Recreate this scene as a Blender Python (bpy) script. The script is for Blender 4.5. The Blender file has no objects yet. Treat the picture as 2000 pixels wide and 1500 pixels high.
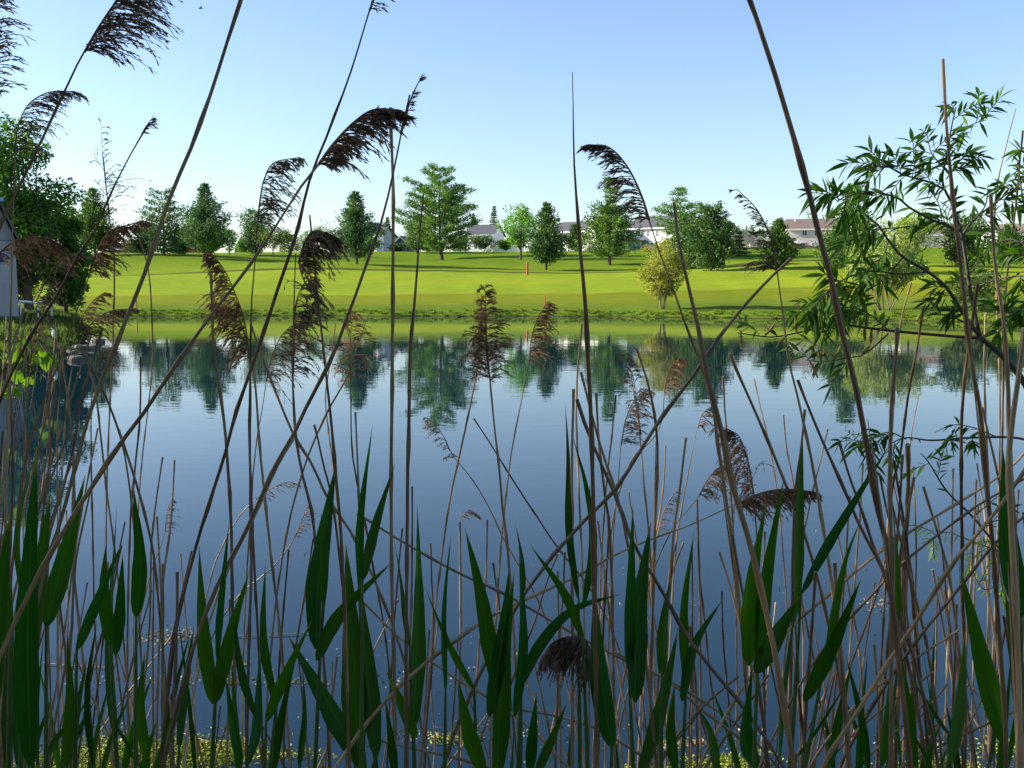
import bpy, math, random
import numpy as np
from mathutils import Vector, Matrix
R = math.radians
scene = bpy.context.scene
COL = scene.collection

# ------------------------------------------------------------------ camera
F = 1944.0                      # focal length in pixels of the 2000 px wide photo
CAMZ = 2.0
PITCH = math.atan(194.0 / F)
cam_d = bpy.data.cameras.new('camera')
cam = bpy.data.objects.new('camera', cam_d); COL.objects.link(cam)
cam.location = (0, 0, CAMZ)
cam.rotation_euler = (R(90) - PITCH, 0, 0)
cam_d.sensor_width = 36.0; cam_d.lens = F / 2000.0 * 36.0
cam_d.clip_start = 0.05; cam_d.clip_end = 6000
scene.camera = cam

# ------------------------------------------------------------------ sky, sun
SUN_EL = R(24); SUN_AZ = R(-84)          # azimuth measured from +Y, negative = towards -X (left)
world = bpy.data.worlds.new('World'); scene.world = world; world.use_nodes = True
nt = world.node_tree; nt.nodes.clear()
sky = nt.nodes.new('ShaderNodeTexSky'); sky.sky_type = 'NISHITA'; sky.sun_disc = False
sky.sun_elevation = SUN_EL; sky.sun_rotation = SUN_AZ
sky.air_density = 1.0; sky.dust_density = 0.8; sky.ozone_density = 3.0; sky.altitude = 0
bg = nt.nodes.new('ShaderNodeBackground'); bg.inputs['Strength'].default_value = 0.108
wo = nt.nodes.new('ShaderNodeOutputWorld')
tint = nt.nodes.new('ShaderNodeMix'); tint.data_type = 'RGBA'; tint.blend_type = 'MULTIPLY'; tint.inputs[0].default_value = 1.0; tint.inputs[7].default_value = (1.0, 0.972, 1.0, 1)
nt.links.new(sky.outputs[0], tint.inputs[6]); nt.links.new(tint.outputs[2], bg.inputs[0]); nt.links.new(bg.outputs[0], wo.inputs[0])
sun_d = bpy.data.lights.new('sun', 'SUN'); sun_d.energy = 5.0; sun_d.angle = R(0.5); sun_d.color = (1.0, 0.93, 0.82)
sun = bpy.data.objects.new('sun', sun_d); COL.objects.link(sun)
S = Vector((math.sin(SUN_AZ) * math.cos(SUN_EL), math.cos(SUN_AZ) * math.cos(SUN_EL), math.sin(SUN_EL)))
sun.rotation_euler = S.to_track_quat('Z', 'Y').to_euler()
sun.location = (-30, 10, 30)
scene.view_settings.view_transform = 'Standard'; scene.view_settings.look = 'None'
scene.view_settings.exposure = 1.2; scene.view_settings.gamma = 1.0
scene.render.engine = 'CYCLES'
scene.cycles.max_bounces = 6; scene.cycles.transparent_max_bounces = 4

# ------------------------------------------------------------------ pixel -> point helpers
CP, SP_ = math.cos(PITCH), math.sin(PITCH)
def ray(px, py):
    a = (px - 1000.0) / F; b = (750.0 - py) / F
    return np.array([a, CP + b * SP_, -SP_ + b * CP])
def P(px, py, Y):
    d = ray(px, py); k = Y / d[1]
    return np.array([d[0] * k, Y, CAMZ + d[2] * k])
def smooth(a, b, x):
    t = min(1.0, max(0.0, (x - a) / (b - a))); return t * t * (3 - 2 * t)

# ------------------------------------------------------------------ ground shape
def Yfar(x):
    return float(np.interp(x, [-60, -28, -5, 8, 17, 22, 26, 40, 62, 80], [70, 64.5, 64, 62, 59, 55.5, 52.5, 50, 47, 40])) \
        + 0.5 * math.sin(x * 0.33) + 0.25 * math.sin(x * 1.1 + 1)
def Xleft(Y):
    return float(np.interp(Y, [0, 6, 12, 20, 24, 29, 38, 46, 55, 66], [-34, -20, -12, -11.2, -11.6, -12.9, -16.4, -19.8, -24, -30])) \
        + 0.25 * math.sin(Y * 0.9)
PROF_D = [0, 1.0, 3.5, 16, 25, 35, 51, 86, 111, 116, 121, 138, 160, 240, 500, 2500]   # metres beyond the far shore
PROF_Z = [0, 0.42, 0.62, 1.14, 1.75, 2.45, 3.40, 5.75, 7.75, 7.85, 7.95, 8.5, 8.9, 9.5, 11, 20]
def ground(x, y):
    df = Yfar(x) - y; dl = x - Xleft(y); dn = y - 3.85 + 0.15 * math.sin(x * 2.1); dr = 74 - x
    d = min(df, dl, dn, dr)
    if d > 0:
        return -min(d * 0.35, 1.2)
    zf = None
    if df < 0:
        u = y - Yfar(x) if x < 30 else y - Yfar(x) * 1.0
        z = float(np.interp(-df, PROF_D, PROF_Z))
        k = smooth(20, 70, -df) * (1 - smooth(92, 114, -df))
        z += k * (0.55 * math.sin(x * 0.10 + 0.8) * math.sin(y * 0.09 + 0.5) + 0.40 * math.sin(x * 0.037 + y * 0.053 + 2.0))
        z += k * 0.10 * math.sin(x * 0.21 + 1) * math.sin(y * 0.17)
        zf = z
    e = -min(dl, dr)
    zl = 0.35 * smooth(0, 0.8, e) + 0.65 * smooth(0.5, 7, e) if e > 0 else None
    zn = 0.55 * smooth(0, 2.8, -dn) if dn < 0 else None
    c = [v for v in (zf, zl, zn) if v is not None]
    if zf is not None: return zf
    return max(c) if c else 0.0
def hit(px, py, lo=40.0, hi=260.0):
    d = ray(px, py)
    Y = lo; prev = None
    while Y < hi:
        k = Y / d[1]; z = CAMZ + d[2] * k
        if z <= ground(d[0] * k, Y): return np.array([d[0] * k, Y, ground(d[0] * k, Y)])
        Y += 0.5
    k = hi / d[1]
    return np.array([d[0] * k, hi, ground(d[0] * k, hi)])

# ------------------------------------------------------------------ tags and objects
def tag(o, label=None, cat=None, group=None, kind=None):
    if label:
        n = len(label.split())
        if n > 16 or n < 4: print('LABEL LENGTH', n, label)
        o['label'] = label
    if cat: o['category'] = cat
    if group: o['group'] = group
    if kind: o['kind'] = kind
    return o
def empty(name, loc, rz=0.0):
    o = bpy.data.objects.new(name, None); COL.objects.link(o); o.location = tuple(float(v) for v in loc)
    o.rotation_euler = (0, 0, rz); o.empty_display_size = 0.1
    return o
def root_loc(o):
    while o.parent: o = o.parent
    return np.array(o.location)

class MB:
    def __init__(s): s.v = []; s.f = []; s.uv = {}
    def quad(s, a, b, c, d): 
        n = len(s.v); s.v += [a, b, c, d]; s.f.append((n, n + 1, n + 2, n + 3))
    def poly(s, pts):
        n = len(s.v); s.v += list(pts); s.f.append(tuple(range(n, n + len(pts))))
    def box(s, x0, x1, y0, y1, z0, z1):
        n = len(s.v)
        s.v += [(x0, y0, z0), (x1, y0, z0), (x1, y1, z0), (x0, y1, z0), (x0, y0, z1), (x1, y0, z1), (x1, y1, z1), (x0, y1, z1)]
        for q in ((0, 3, 2, 1), (4, 5, 6, 7), (0, 1, 5, 4), (1, 2, 6, 5), (2, 3, 7, 6), (3, 0, 4, 7)): s.f.append(tuple(n + i for i in q))
    def prism(s, pts, vec):
        n = len(s.v); m = len(pts); v = np.array(vec)
        s.v += [tuple(p) for p in pts] + [tuple(np.array(p) + v) for p in pts]
        s.f.append(tuple(n + i for i in range(m))); s.f.append(tuple(n + m + i for i in reversed(range(m))))
        for i in range(m):
            j = (i + 1) % m; s.f.append((n + j, n + i, n + m + i, n + m + j))
    def tube(s, pts, rad, sides=6, cap=True):
        pts = [np.array(p, float) for p in pts]
        if len(pts) < 2: return
        n0 = len(s.v); ref = np.array([0.31, 0.87, 0.38])
        for i, p in enumerate(pts):
            a = pts[max(i - 1, 0)]; b = pts[min(i + 1, len(pts) - 1)]; t = b - a; t = t / (np.linalg.norm(t) + 1e-12)
            u = np.cross(t, ref); u /= (np.linalg.norm(u) + 1e-12); w = np.cross(t, u)
            r = rad[i] if hasattr(rad, '__len__') else rad
            for k in range(sides):
                an = 2 * math.pi * k / sides
                s.v.append(tuple(p + r * (math.cos(an) * u + math.sin(an) * w)))
        for i in range(len(pts) - 1):
            for k in range(sides):
                k2 = (k + 1) % sides
                s.f.append((n0 + i * sides + k, n0 + i * sides + k2, n0 + (i + 1) * sides + k2, n0 + (i + 1) * sides + k))
        if cap:
            s.f.append(tuple(n0 + k for k in reversed(range(sides))))
            s.f.append(tuple(n0 + (len(pts) - 1) * sides + k for k in range(sides)))
    def build(s, name, mat, parent=None, local=False, smooth_=False):
        me = bpy.data.meshes.new(name)
        v = np.array(s.v, float)
        if parent is not None and not local: v = v - root_loc(parent)
        me.from_pydata([tuple(q) for q in v], [], s.f); me.update()
        o = bpy.data.objects.new(name, me); COL.objects.link(o)
        if mat: me.materials.append(mat)
        if parent is not None: o.parent = parent
        if smooth_: me.polygons.foreach_set('use_smooth', [True] * len(me.polygons))
        return o

def np_mesh(name, verts, quads, mat, parent=None, smooth_=False, local=False):
    verts = np.asarray(verts, float)
    if parent is not None and not local: verts = verts - root_loc(parent)
    me = bpy.data.meshes.new(name)
    nf, k = quads.shape
    me.vertices.add(len(verts)); me.vertices.foreach_set('co', verts.ravel())
    me.loops.add(nf * k); me.loops.foreach_set('vertex_index', quads.ravel().astype(np.int32))
    me.polygons.add(nf); me.polygons.foreach_set('loop_start', np.arange(0, nf * k, k, dtype=np.int32))
    me.polygons.foreach_set('loop_total', np.full(nf, k, dtype=np.int32))
    me.update(calc_edges=True); me.validate()
    if smooth_: me.polygons.foreach_set('use_smooth', [True] * nf)
    me.materials.append(mat)
    o = bpy.data.objects.new(name, me); COL.objects.link(o)
    if parent is not None: o.parent = parent
    return o

def nrm(a): return a / (np.linalg.norm(a, axis=-1, keepdims=True) + 1e-9)
def leaves(name, C, D, L, W, mat, parent, rng, fold=0.15, mid=0.45):
    """diamond shaped leaves: base C, direction D, length L, width W"""
    C = np.asarray(C); D = nrm(np.asarray(D)); n = len(C)
    N = nrm(rng.normal(size=(n, 3))); side = nrm(np.cross(D, N)); up = np.cross(side, D)
    L = np.broadcast_to(L, (n,))[:, None]; W = np.broadcast_to(W, (n,))[:, None]
    m = C + D * L * mid
    V = np.stack([C, m + side * W * .5 + up * W * fold, C + D * L - up * L * 0.08, m - side * W * .5 + up * W * fold], 1).reshape(-1, 3)
    Q = np.arange(4 * n).reshape(n, 4)
    return np_mesh(name, V, Q, mat, parent)

# ------------------------------------------------------------------ materials
def mk(name):
    m = bpy.data.materials.new(name); m.use_nodes = True; t = m.node_tree; t.nodes.clear()
    out = t.nodes.new('ShaderNodeOutputMaterial'); return m, t, out
def node(t, kind, **kw):
    n = t.nodes.new(kind)
    for k, v in kw.items():
        if k in n.inputs: n.inputs[k].default_value = v
        else: setattr(n, k, v)
    return n
def ramp(t, fac, stops):
    r = t.nodes.new('ShaderNodeValToRGB'); el = r.color_ramp.elements
    while len(el) < len(stops): el.new(0.5)
    for e, (p, c) in zip(el, stops): e.position = p; e.color = (c[0], c[1], c[2], 1)
    t.links.new(fac, r.inputs[0]); return r.outputs[0]
def mixc(t, fac, a, b, mode='MIX'):
    m = t.nodes.new('ShaderNodeMix'); m.data_type = 'RGBA'; m.blend_type = mode
    for s, v in ((m.inputs[0], fac), (m.inputs[6], a), (m.inputs[7], b)):
        if hasattr(v, 'is_output'): t.links.new(v, s)
        elif isinstance(v, (int, float)): s.default_value = v
        else: s.default_value = (v[0], v[1], v[2], 1)
    return m.outputs[2]
def simple(name, c1, c2=None, scale=3.0, rough=0.7, bump=0.0, spec=0.3, detail=6, metallic=0.0):
    m, t, out = mk(name); b = node(t, 'ShaderNodeBsdfPrincipled', Roughness=rough); b.inputs['Specular IOR Level'].default_value = spec
    b.inputs['Metallic'].default_value = metallic
    c2 = c2 or tuple(v * 0.7 for v in c1)
    g = t.nodes.new('ShaderNodeNewGeometry')
    nz = node(t, 'ShaderNodeTexNoise', Scale=scale, Detail=detail, Roughness=0.6); t.links.new(g.outputs['Position'], nz.inputs['Vector'])
    t.links.new(ramp(t, nz.outputs[0], [(0.3, c2), (0.7, c1)]), b.inputs['Base Color'])
    if bump:
        bp = node(t, 'ShaderNodeBump', Strength=bump, Distance=0.02); t.links.new(nz.outputs[0], bp.inputs['Height']); t.links.new(bp.outputs[0], b.inputs['Normal'])
    t.links.new(b.outputs[0], out.inputs[0]); return m
def foliage(name, c1, c2, c3=None, scale=0.6, trans=0.3, rough=0.55, tcol=None):
    m, t, out = mk(name)
    g = t.nodes.new('ShaderNodeNewGeometry')
    nz = node(t, 'ShaderNodeTexNoise', Scale=scale, Detail=3.0); t.links.new(g.outputs['Position'], nz.inputs['Vector'])
    add = node(t, 'ShaderNodeMath', operation='MULTIPLY_ADD'); t.links.new(g.outputs['Random Per Island'], add.inputs[0]); add.inputs[1].default_value = 0.45
    t.links.new(nz.outputs[0], add.inputs[2])
    sub = node(t, 'ShaderNodeMath', operation='SUBTRACT'); t.links.new(add.outputs[0], sub.inputs[0]); sub.inputs[1].default_value = 0.22
    c3 = c3 or tuple(v * 1.5 for v in c2)
    col = ramp(t, sub.outputs[0], [(0.25, c1), (0.55, c2), (0.8, c3)])
    b = node(t, 'ShaderNodeBsdfPrincipled', Roughness=rough); b.inputs['Specular IOR Level'].default_value = 0.25
    t.links.new(col, b.inputs['Base Color'])
    tr = t.nodes.new('ShaderNodeBsdfTranslucent')
    tc = mixc(t, 1.0, col, tcol or (1.5, 1.6, 0.5), 'MULTIPLY'); t.links.new(tc, tr.inputs[0])
    mx = t.nodes.new('ShaderNodeMixShader'); mx.inputs[0].default_value = trans
    t.links.new(b.outputs[0], mx.inputs[1]); t.links.new(tr.outputs[0], mx.inputs[2]); t.links.new(mx.outputs[0], out.inputs[0])
    return m

M = {}
M['bark'] = simple('bark', (0.10, 0.075, 0.055), (0.045, 0.035, 0.028), 8, 0.9, 0.6)
M['bark_pale'] = simple('bark_pale', (0.20, 0.155, 0.11), (0.10, 0.08, 0.055), 8, 0.9, 0.4)
M['pine'] = foliage('pine_needles', (0.039, 0.090, 0.024), (0.090, 0.172, 0.036), (0.172, 0.261, 0.051), 0.7, 0.18)
M['pine_blue'] = foliage('blue_pine_needles', (0.036, 0.086, 0.039), (0.078, 0.158, 0.060), (0.135, 0.232, 0.078), 0.7, 0.18)
M['pine_dark'] = foliage('dark_pine_needles', (0.026, 0.067, 0.021), (0.060, 0.128, 0.033), (0.128, 0.209, 0.051), 0.8, 0.15)
M['white_pine'] = foliage('white_pine_needles', (0.051, 0.120, 0.026), (0.113, 0.217, 0.041), (0.194, 0.314, 0.060), 0.6, 0.22)
M['maple'] = foliage('bright_leaves', (0.065, 0.182, 0.023), (0.130, 0.299, 0.033), (0.208, 0.390, 0.046), 0.6, 0.4)
M['olive'] = foliage('olive_leaves', (0.05, 0.085, 0.022), (0.10, 0.14, 0.035), (0.16, 0.20, 0.05), 0.6, 0.35)
M['willow_yellow'] = foliage('yellow_willow_leaves', (0.163, 0.175, 0.031), (0.300, 0.300, 0.056), (0.425, 0.400, 0.088), 1.2, 0.4)
M['willow_pale'] = foliage('pale_willow_leaves', (0.171, 0.232, 0.062), (0.295, 0.357, 0.109), (0.434, 0.465, 0.171), 0.9, 0.4)
M['broad'] = foliage('bank_tree_leaves', (0.033, 0.098, 0.018), (0.075, 0.179, 0.026), (0.164, 0.299, 0.039), 0.9, 0.35)
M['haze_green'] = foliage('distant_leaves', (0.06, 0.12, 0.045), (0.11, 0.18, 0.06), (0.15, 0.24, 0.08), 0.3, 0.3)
M['maroon'] = foliage('maroon_leaves', (0.07, 0.015, 0.02), (0.12, 0.03, 0.035), (0.18, 0.05, 0.05), 2, 0.2, tcol=(1.5, .6, .5))
M['weed'] = foliage('bank_weeds', (0.025, 0.05, 0.010), (0.06, 0.10, 0.015), (0.15, 0.20, 0.03), 2.0, 0.4)
M['vine'] = foliage('vine_leaves', (0.053, 0.128, 0.009), (0.098, 0.195, 0.013), (0.158, 0.247, 0.022), 2.0, 0.4)
M['fringe'] = foliage('shore_grass', (0.06, 0.11, 0.008), (0.12, 0.19, 0.010), (0.20, 0.26, 0.014), 0.8, 0.3)

# ------------------------------------------------------------------ lawn / terrain
def mat_ground():
    m, t, out = mk('golf_lawn'); b = node(t, 'ShaderNodeBsdfPrincipled', Roughness=0.95); b.inputs['Specular IOR Level'].default_value = 0.03
    g = t.nodes.new('ShaderNodeNewGeometry'); sx = t.nodes.new('ShaderNodeSeparateXYZ'); t.links.new(g.outputs['Position'], sx.inputs[0])
    big = node(t, 'ShaderNodeTexNoise', Scale=0.05, Detail=3.0); fine = node(t, 'ShaderNodeTexNoise', Scale=2.2, Detail=6.0, Roughness=0.7)
    tiny = node(t, 'ShaderNodeTexNoise', Scale=9.0, Detail=4.0, Roughness=0.8)
    mp = t.nodes.new('ShaderNodeMapping'); mp.inputs['Scale'].default_value = (0.25, 1.0, 1.0)
    t.links.new(g.outputs['Position'], mp.inputs[0])
    for n in (big, tiny): t.links.new(g.outputs['Position'], n.inputs['Vector'])
    t.links.new(mp.outputs[0], fine.inputs['Vector'])
    # Y with a little wobble, read through a ramp of mowing zones
    wob = node(t, 'ShaderNodeMath', operation='MULTIPLY_ADD'); t.links.new(big.outputs[0], wob.inputs[0]); wob.inputs[1].default_value = 5.0
    t.links.new(sx.outputs[1], wob.inputs[2])
    mr = node(t, 'ShaderNodeMapRange'); mr.inputs[1].default_value = 50; mr.inputs[2].default_value = 200; t.links.new(wob.outputs[0], mr.inputs[0])
    def z(y): return (y + 2.5 - 50) / 150
    rough = (0.185, 0.215, 0.013); fair = (0.240, 0.310, 0.020); deep = (0.115, 0.185, 0.012); green2 = (0.175, 0.250, 0.015)
    col = ramp(t, mr.outputs[0], [(0.0, (0.11, 0.17, 0.016)), (z(66), (0.13, 0.185, 0.018)), (z(72), rough), (z(80.5), rough), (z(81.5), fair), (z(111.5), fair), (z(112.3), (0.055, 0.075, 0.010)), (z(113.8), (0.09, 0.09, 0.03)), (z(115.2), green2), (z(150), deep), (z(185), green2)])
    v = ramp(t, fine.outputs[0], [(0.3, (0.5, 0.56, 0.6)), (0.7, (1.35, 1.28, 1.3))])
    v2 = ramp(t, tiny.outputs[0], [(0.3, (0.72, 0.74, 0.7)), (0.7, (1.2, 1.18, 1.15))])
    v3 = ramp(t, big.outputs[0], [(0.35, (0.85, 0.92, 0.9)), (0.65, (1.12, 1.05, 1.0))])
    col = mixc(t, 0.75, col, v, 'MULTIPLY'); col = mixc(t, 0.8, col, v2, 'MULTIPLY'); col = mixc(t, 0.8, col, v3, 'MULTIPLY')
    # bare mud near and under the waterline
    mz = node(t, 'ShaderNodeMapRange'); mz.inputs[1].default_value = 0.0; mz.inputs[2].default_value = 0.07; t.links.new(sx.outputs[2], mz.inputs[0])
    col = mixc(t, mz.outputs[0], (0.05, 0.04, 0.022), col)
    # the near bank and the left bank are rough soil and weeds
    ny = node(t, 'ShaderNodeMapRange'); ny.inputs[1].default_value = 44; ny.inputs[2].default_value = 58; t.links.new(sx.outputs[1], ny.inputs[0])
    soil = ramp(t, fine.outputs[0], [(0.35, (0.035, 0.035, 0.015)), (0.55, (0.07, 0.10, 0.02)), (0.7, (0.12, 0.15, 0.03))])
    col = mixc(t, ny.outputs[0], soil, col)
    t.links.new(col, b.inputs['Base Color'])
    bp = node(t, 'ShaderNodeBump', Strength=0.8, Distance=0.08); t.links.new(tiny.outputs[0], bp.inputs['Height']); t.links.new(bp.outputs[0], b.inputs['Normal'])
    t.links.new(b.outputs[0], out.inputs[0]); return m
xs = np.concatenate([np.array([-2500, -1200, -600, -350, -220]), np.arange(-160, -44, 4.0), np.arange(-44, 46, 0.6), np.arange(46, 160, 4.0), np.array([220, 350, 600, 1200, 2500])])
ys = np.concatenate([np.array([-300, -80, -30, -12]), np.arange(-6, 6, 0.4), np.arange(6, 46, 1.0), np.arange(46, 72, 0.35), np.arange(72, 210, 1.5), np.array([215, 225, 240, 260, 300, 360, 500, 900, 1600, 3000])])
GX, GY = np.meshgrid(xs, ys)
GZ = np.array([[ground(float(x), float(y)) for x in xs] for y in ys])
nx, ny_ = len(xs), len(ys)
idx = np.arange(nx * ny_).reshape(ny_, nx)
quads = np.stack([idx[:-1, :-1], idx[:-1, 1:], idx[1:, 1:], idx[1:, :-1]], -1).reshape(-1, 4)
ter = np_mesh('ground', np.stack([GX, GY, GZ], -1).reshape(-1, 3), quads, mat_ground(), smooth_=True)
tag(ter, 'golf course lawn and pond banks rising gently behind the water', kind='structure')

def mat_water():
    m, t, out = mk('pond_water'); b = node(t, 'ShaderNodeBsdfPrincipled', Roughness=0.012, IOR=1.33)
    b.inputs['Base Color'].default_value = (0.004, 0.019, 0.035, 1)
    g = t.nodes.new('ShaderNodeNewGeometry')
    mp = t.nodes.new('ShaderNodeMapping'); mp.inputs['Scale'].default_value = (0.55, 1.0, 1.0); t.links.new(g.outputs['Position'], mp.inputs[0])
    n1 = node(t, 'ShaderNodeTexNoise', Scale=2.2, Detail=3.0, Roughness=0.5, Distortion=0.4); t.links.new(mp.outputs[0], n1.inputs['Vector'])
    n2 = node(t, 'ShaderNodeTexNoise', Scale=0.35, Detail=2.0); t.links.new(mp.outputs[0], n2.inputs['Vector'])
    r2 = ramp(t, n2.outputs[0], [(0.35, (0.35,) * 3), (0.65, (1.0,) * 3)])
    n3 = node(t, 'ShaderNodeTexNoise', Scale=9.0, Detail=2.0); t.links.new(mp.outputs[0], n3.inputs['Vector'])
    h = node(t, 'ShaderNodeMath', operation='MULTIPLY_ADD'); t.links.new(n3.outputs[0], h.inputs[0]); h.inputs[1].default_value = 0.06; t.links.new(n1.outputs[0], h.inputs[2])
    mul = node(t, 'ShaderNodeMath', operation='MULTIPLY'); t.links.new(h.outputs[0], mul.inputs[0]); t.links.new(r2, mul.inputs[1])
    bp = node(t, 'ShaderNodeBump', Strength=1.0, Distance=0.0024); t.links.new(mul.outputs[0], bp.inputs['Height']); t.links.new(bp.outputs[0], b.inputs['Normal'])
    t.links.new(b.outputs[0], out.inputs[0]); return m
wv = np.array([(-70, 1.5, 0), (78, 1.5, 0), (78, 75, 0), (-70, 75, 0)], float)
# the sheet stays under the land everywhere outside the basin
wat = np_mesh('water', wv, np.array([[0, 1, 2, 3]]), mat_water())
tag(wat, 'calm blue pond mirroring the sky and far trees', kind='structure')
# ------------------------------------------------------------------ trees
def conifer(px, by, ty, hw, mat, label, seed, kind='pine', D=None, group='evergreens on the golf course', name='pine_tree', start=0.12, dens=1.0, lean=0.0):
    rng = np.random.default_rng(seed)
    if D is None: b = hit(px, by)
    else:
        b = P(px, by, D); b[2] = ground(b[0], D)
    D = b[1]; top = P(px, ty, D); H = top[2] - b[2]; Rm = hw * D / F * (1.2 if kind == 'cone' else 1.08)
    root = empty(name, b); tag(root, label, 'tree', group)
    tb = MB(); r0 = max(0.09, H * 0.018)
    sway = rng.normal(size=2) * 0.012 * H
    def axis(t): return b + np.array([sway[0] * math.sin(t * 3) + lean * t * H, sway[1] * math.sin(t * 2.5), t * H])
    tb.tube([axis(t) - np.array([0, 0, 0.15 if t == 0 else 0]) for t in np.linspace(0, 0.97, 9)], [r0 * (1.25 if t == 0 else 1) * (1 - t) ** 0.8 + 0.015 for t in np.linspace(0, 0.97, 9)], 7)
    C = []; Dr = []; L = []
    t = start
    def prof(t):
        if kind == 'cone': return (1 - t) ** 0.85 * (0.78 + 0.22 * min(1, (t - start) / 0.12 + .2)) * 1.08
        if kind == 'round': return math.sqrt(max(0.02, 1 - ((t - 0.42) / 0.60) ** 2)) 
        if kind == 'white': return (0.95 if t < 0.45 else 1 - (t - 0.45) * 1.25) * (0.75 + 0.25 * min(1, (t - start) / .15)) if t < .93 else 0.18
        if kind == 'spruce': return (1 - t) ** 0.95
        if kind == 'leader':
            if t < 0.62: return math.sqrt(max(0.05, 1 - ((t - 0.3) / 0.40) ** 2))
            return 0.16 + 0.10 * math.sin((t - .62) / .38 * math.pi)
    lay = {'cone': 0.42, 'round': 0.5, 'white': 0.9, 'spruce': 0.55, 'leader': 0.6}[kind]
    lay = max(lay, H / 26)
    while t < 0.985:
        n = int({'cone': 8, 'round': 8, 'white': 7, 'spruce': 8, 'leader': 8}[kind] * (1.0 if t < 0.7 else 0.7))
        a0 = rng.uniform(0, 6.28)
        for k in range(n):
            an = a0 + 6.283 * k / n + rng.normal() * 0.22
            ln = Rm * prof(t) * rng.uniform(0.55, 1.22)
            if kind in ('cone', 'round', 'leader'): ln *= 1 + .22 * math.sin(an * 2 + t * 11 + seed) + (.25 if rng.uniform() < .12 else 0)
            if kind == 'white': ln *= rng.uniform(0.75, 1.2)
            if ln < 0.12: ln = 0.15
            rise = {'cone': 0.48, 'round': 0.35, 'white': 0.22, 'spruce': -0.18, 'leader': 0.22}[kind] + 0.5 * max(0, t - 0.6)
            p0 = axis(t); d = np.array([math.cos(an), math.sin(an), rise]); 
            if ln > 0.35 * Rm:
                tip = p0 + d * ln + np.array([0, 0, 0.10 * ln])
                tb.tube([p0, p0 + d * ln * 0.5, tip], [r0 * 0.22, r0 * 0.13, 0.012], 3, False)
            m = max(3, int(ln / 0.30 * dens))
            for q in range(m):
                u = (0.18 if kind != 'white' else 0.30) + 0.82 * (q + rng.uniform(0, 1)) / m
                if kind == 'white': u = min(u, 1.02)
                c = p0 + d * ln * u + np.array([0, 0, 0.10 * ln * u * u])
                spread = {'cone': .24, 'round': .28, 'white': .36, 'spruce': .16, 'leader': .22}[kind] * (0.6 + 0.6 * ln / Rm)
                kk = int(rng.integers(8, 14) * (1.7 if kind == 'white' else 1.15))
                cc = c + rng.normal(size=(kk, 3)) * spread * np.array([1, 1, 0.45 if kind in ('white', 'spruce') else 0.8])
                dd = d * 0.8 + rng.normal(size=(kk, 3)) * 0.6 + np.array([0, 0, 0.35 if kind != 'spruce' else -0.15])
                C.append(cc); Dr.append(dd); L.append(rng.uniform(0.22, 0.46, kk))
        t += lay / H * rng.uniform(0.8, 1.2)
    C = np.concatenate(C); Dr = np.concatenate(Dr); L = np.concatenate(L)
    tb.build('trunk', M['bark'], root)
    leaves('crown', C, Dr, L, L * 0.42, mat, root, rng)
    return root

def broadleaf(px, by, ty, hw, mat, label, seed, D=None, clumps=26, per=150, leaf=0.28, name='leafy_tree', cat='tree', group='leafy trees on the golf course', crown0=0.25, cx=0.0, stems=1, bark=None, squash=1.0, spread=0.36, droop=0.0):
    rng = np.random.default_rng(seed)
    if D is None: b = hit(px, by)
    else:
        b = P(px, by, D); b[2] = ground(b[0], D)
    D = b[1]; top = P(px, ty, D); H = top[2] - b[2]; Rm = hw * D / F
    root = empty(name, b); tag(root, label, cat, group)
    tb = MB(); r0 = max(0.05, H * 0.02) / math.sqrt(stems)
    zc = H * (crown0 + (1 - crown0) / 2); rz = H * (1 - crown0) / 2
    C = []; Dr = []; L = []
    cs = []
    while len(cs) < clumps:
        v = rng.uniform(-1, 1, 3)
        q = np.linalg.norm(v)
        if q > 1 or q < 0.25: continue
        if v[2] < 0: v[:2] *= (1 + v[2] * 0.35)
        cs.append(np.array([v[0] * Rm * (1 - spread * .6) + cx, v[1] * Rm * (1 - spread * .6) * squash, zc + v[2] * rz * (1 - spread * 0.5)]))
    for s in range(stems):
        a = rng.uniform(0, 6.28); o = np.array([math.cos(a), math.sin(a), 0]) * (0 if stems == 1 else Rm * 0.10)
        lean_ = np.array([math.cos(a), math.sin(a), 0]) * (0.02 * H if stems == 1 else Rm * rng.uniform(0.2, 0.6))
        tb.tube([b + o - np.array([0, 0, .15]), b + o + lean_ * .4 + np.array([0, 0, H * 0.2]), b + o + lean_ + np.array([0, 0, H * 0.5])], [r0 * 1.2, r0 * .85, r0 * .5], 7)
    for i, c in enumerate(cs):
        base = b + np.array([0, 0, min(c[2] * 0.5, H * 0.45)]) + (np.array([c[0], c[1], 0]) * (0.15 if stems == 1 else .35))
        w = b + c; mid = (base + w) / 2 + rng.normal(size=3) * 0.08 * Rm
        tb.tube([base, mid, w], [r0 * 0.45, r0 * 0.28, r0 * 0.1], 4, False)
        k = int(per * rng.uniform(0.6, 1.3)); r = Rm * spread * rng.uniform(0.7, 1.25)
        v = nrm(rng.normal(size=(k, 3))) * (rng.uniform(0.15, 1, (k, 1)) ** 0.5) * r * np.array([1, 1, 0.75])
        cc = w + v
        if droop: 
            cc[:, 2] -= droop * rng.uniform(0, 1, k) * r
        C.append(cc); Dr.append(nrm(v) * 0.7 + rng.normal(size=(k, 3)) * 0.6 + np.array([0, 0, -0.25 - droop])); L.append(rng.uniform(0.6, 1.3, k) * leaf)
    C = np.concatenate(C); Dr = np.concatenate(Dr); L = np.concatenate(L)
    tb.build('trunk' if stems == 1 else 'stems', bark or M['bark'], root)
    leaves('crown', C, Dr, L, L * 0.55, mat, root, rng)
    return root

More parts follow.
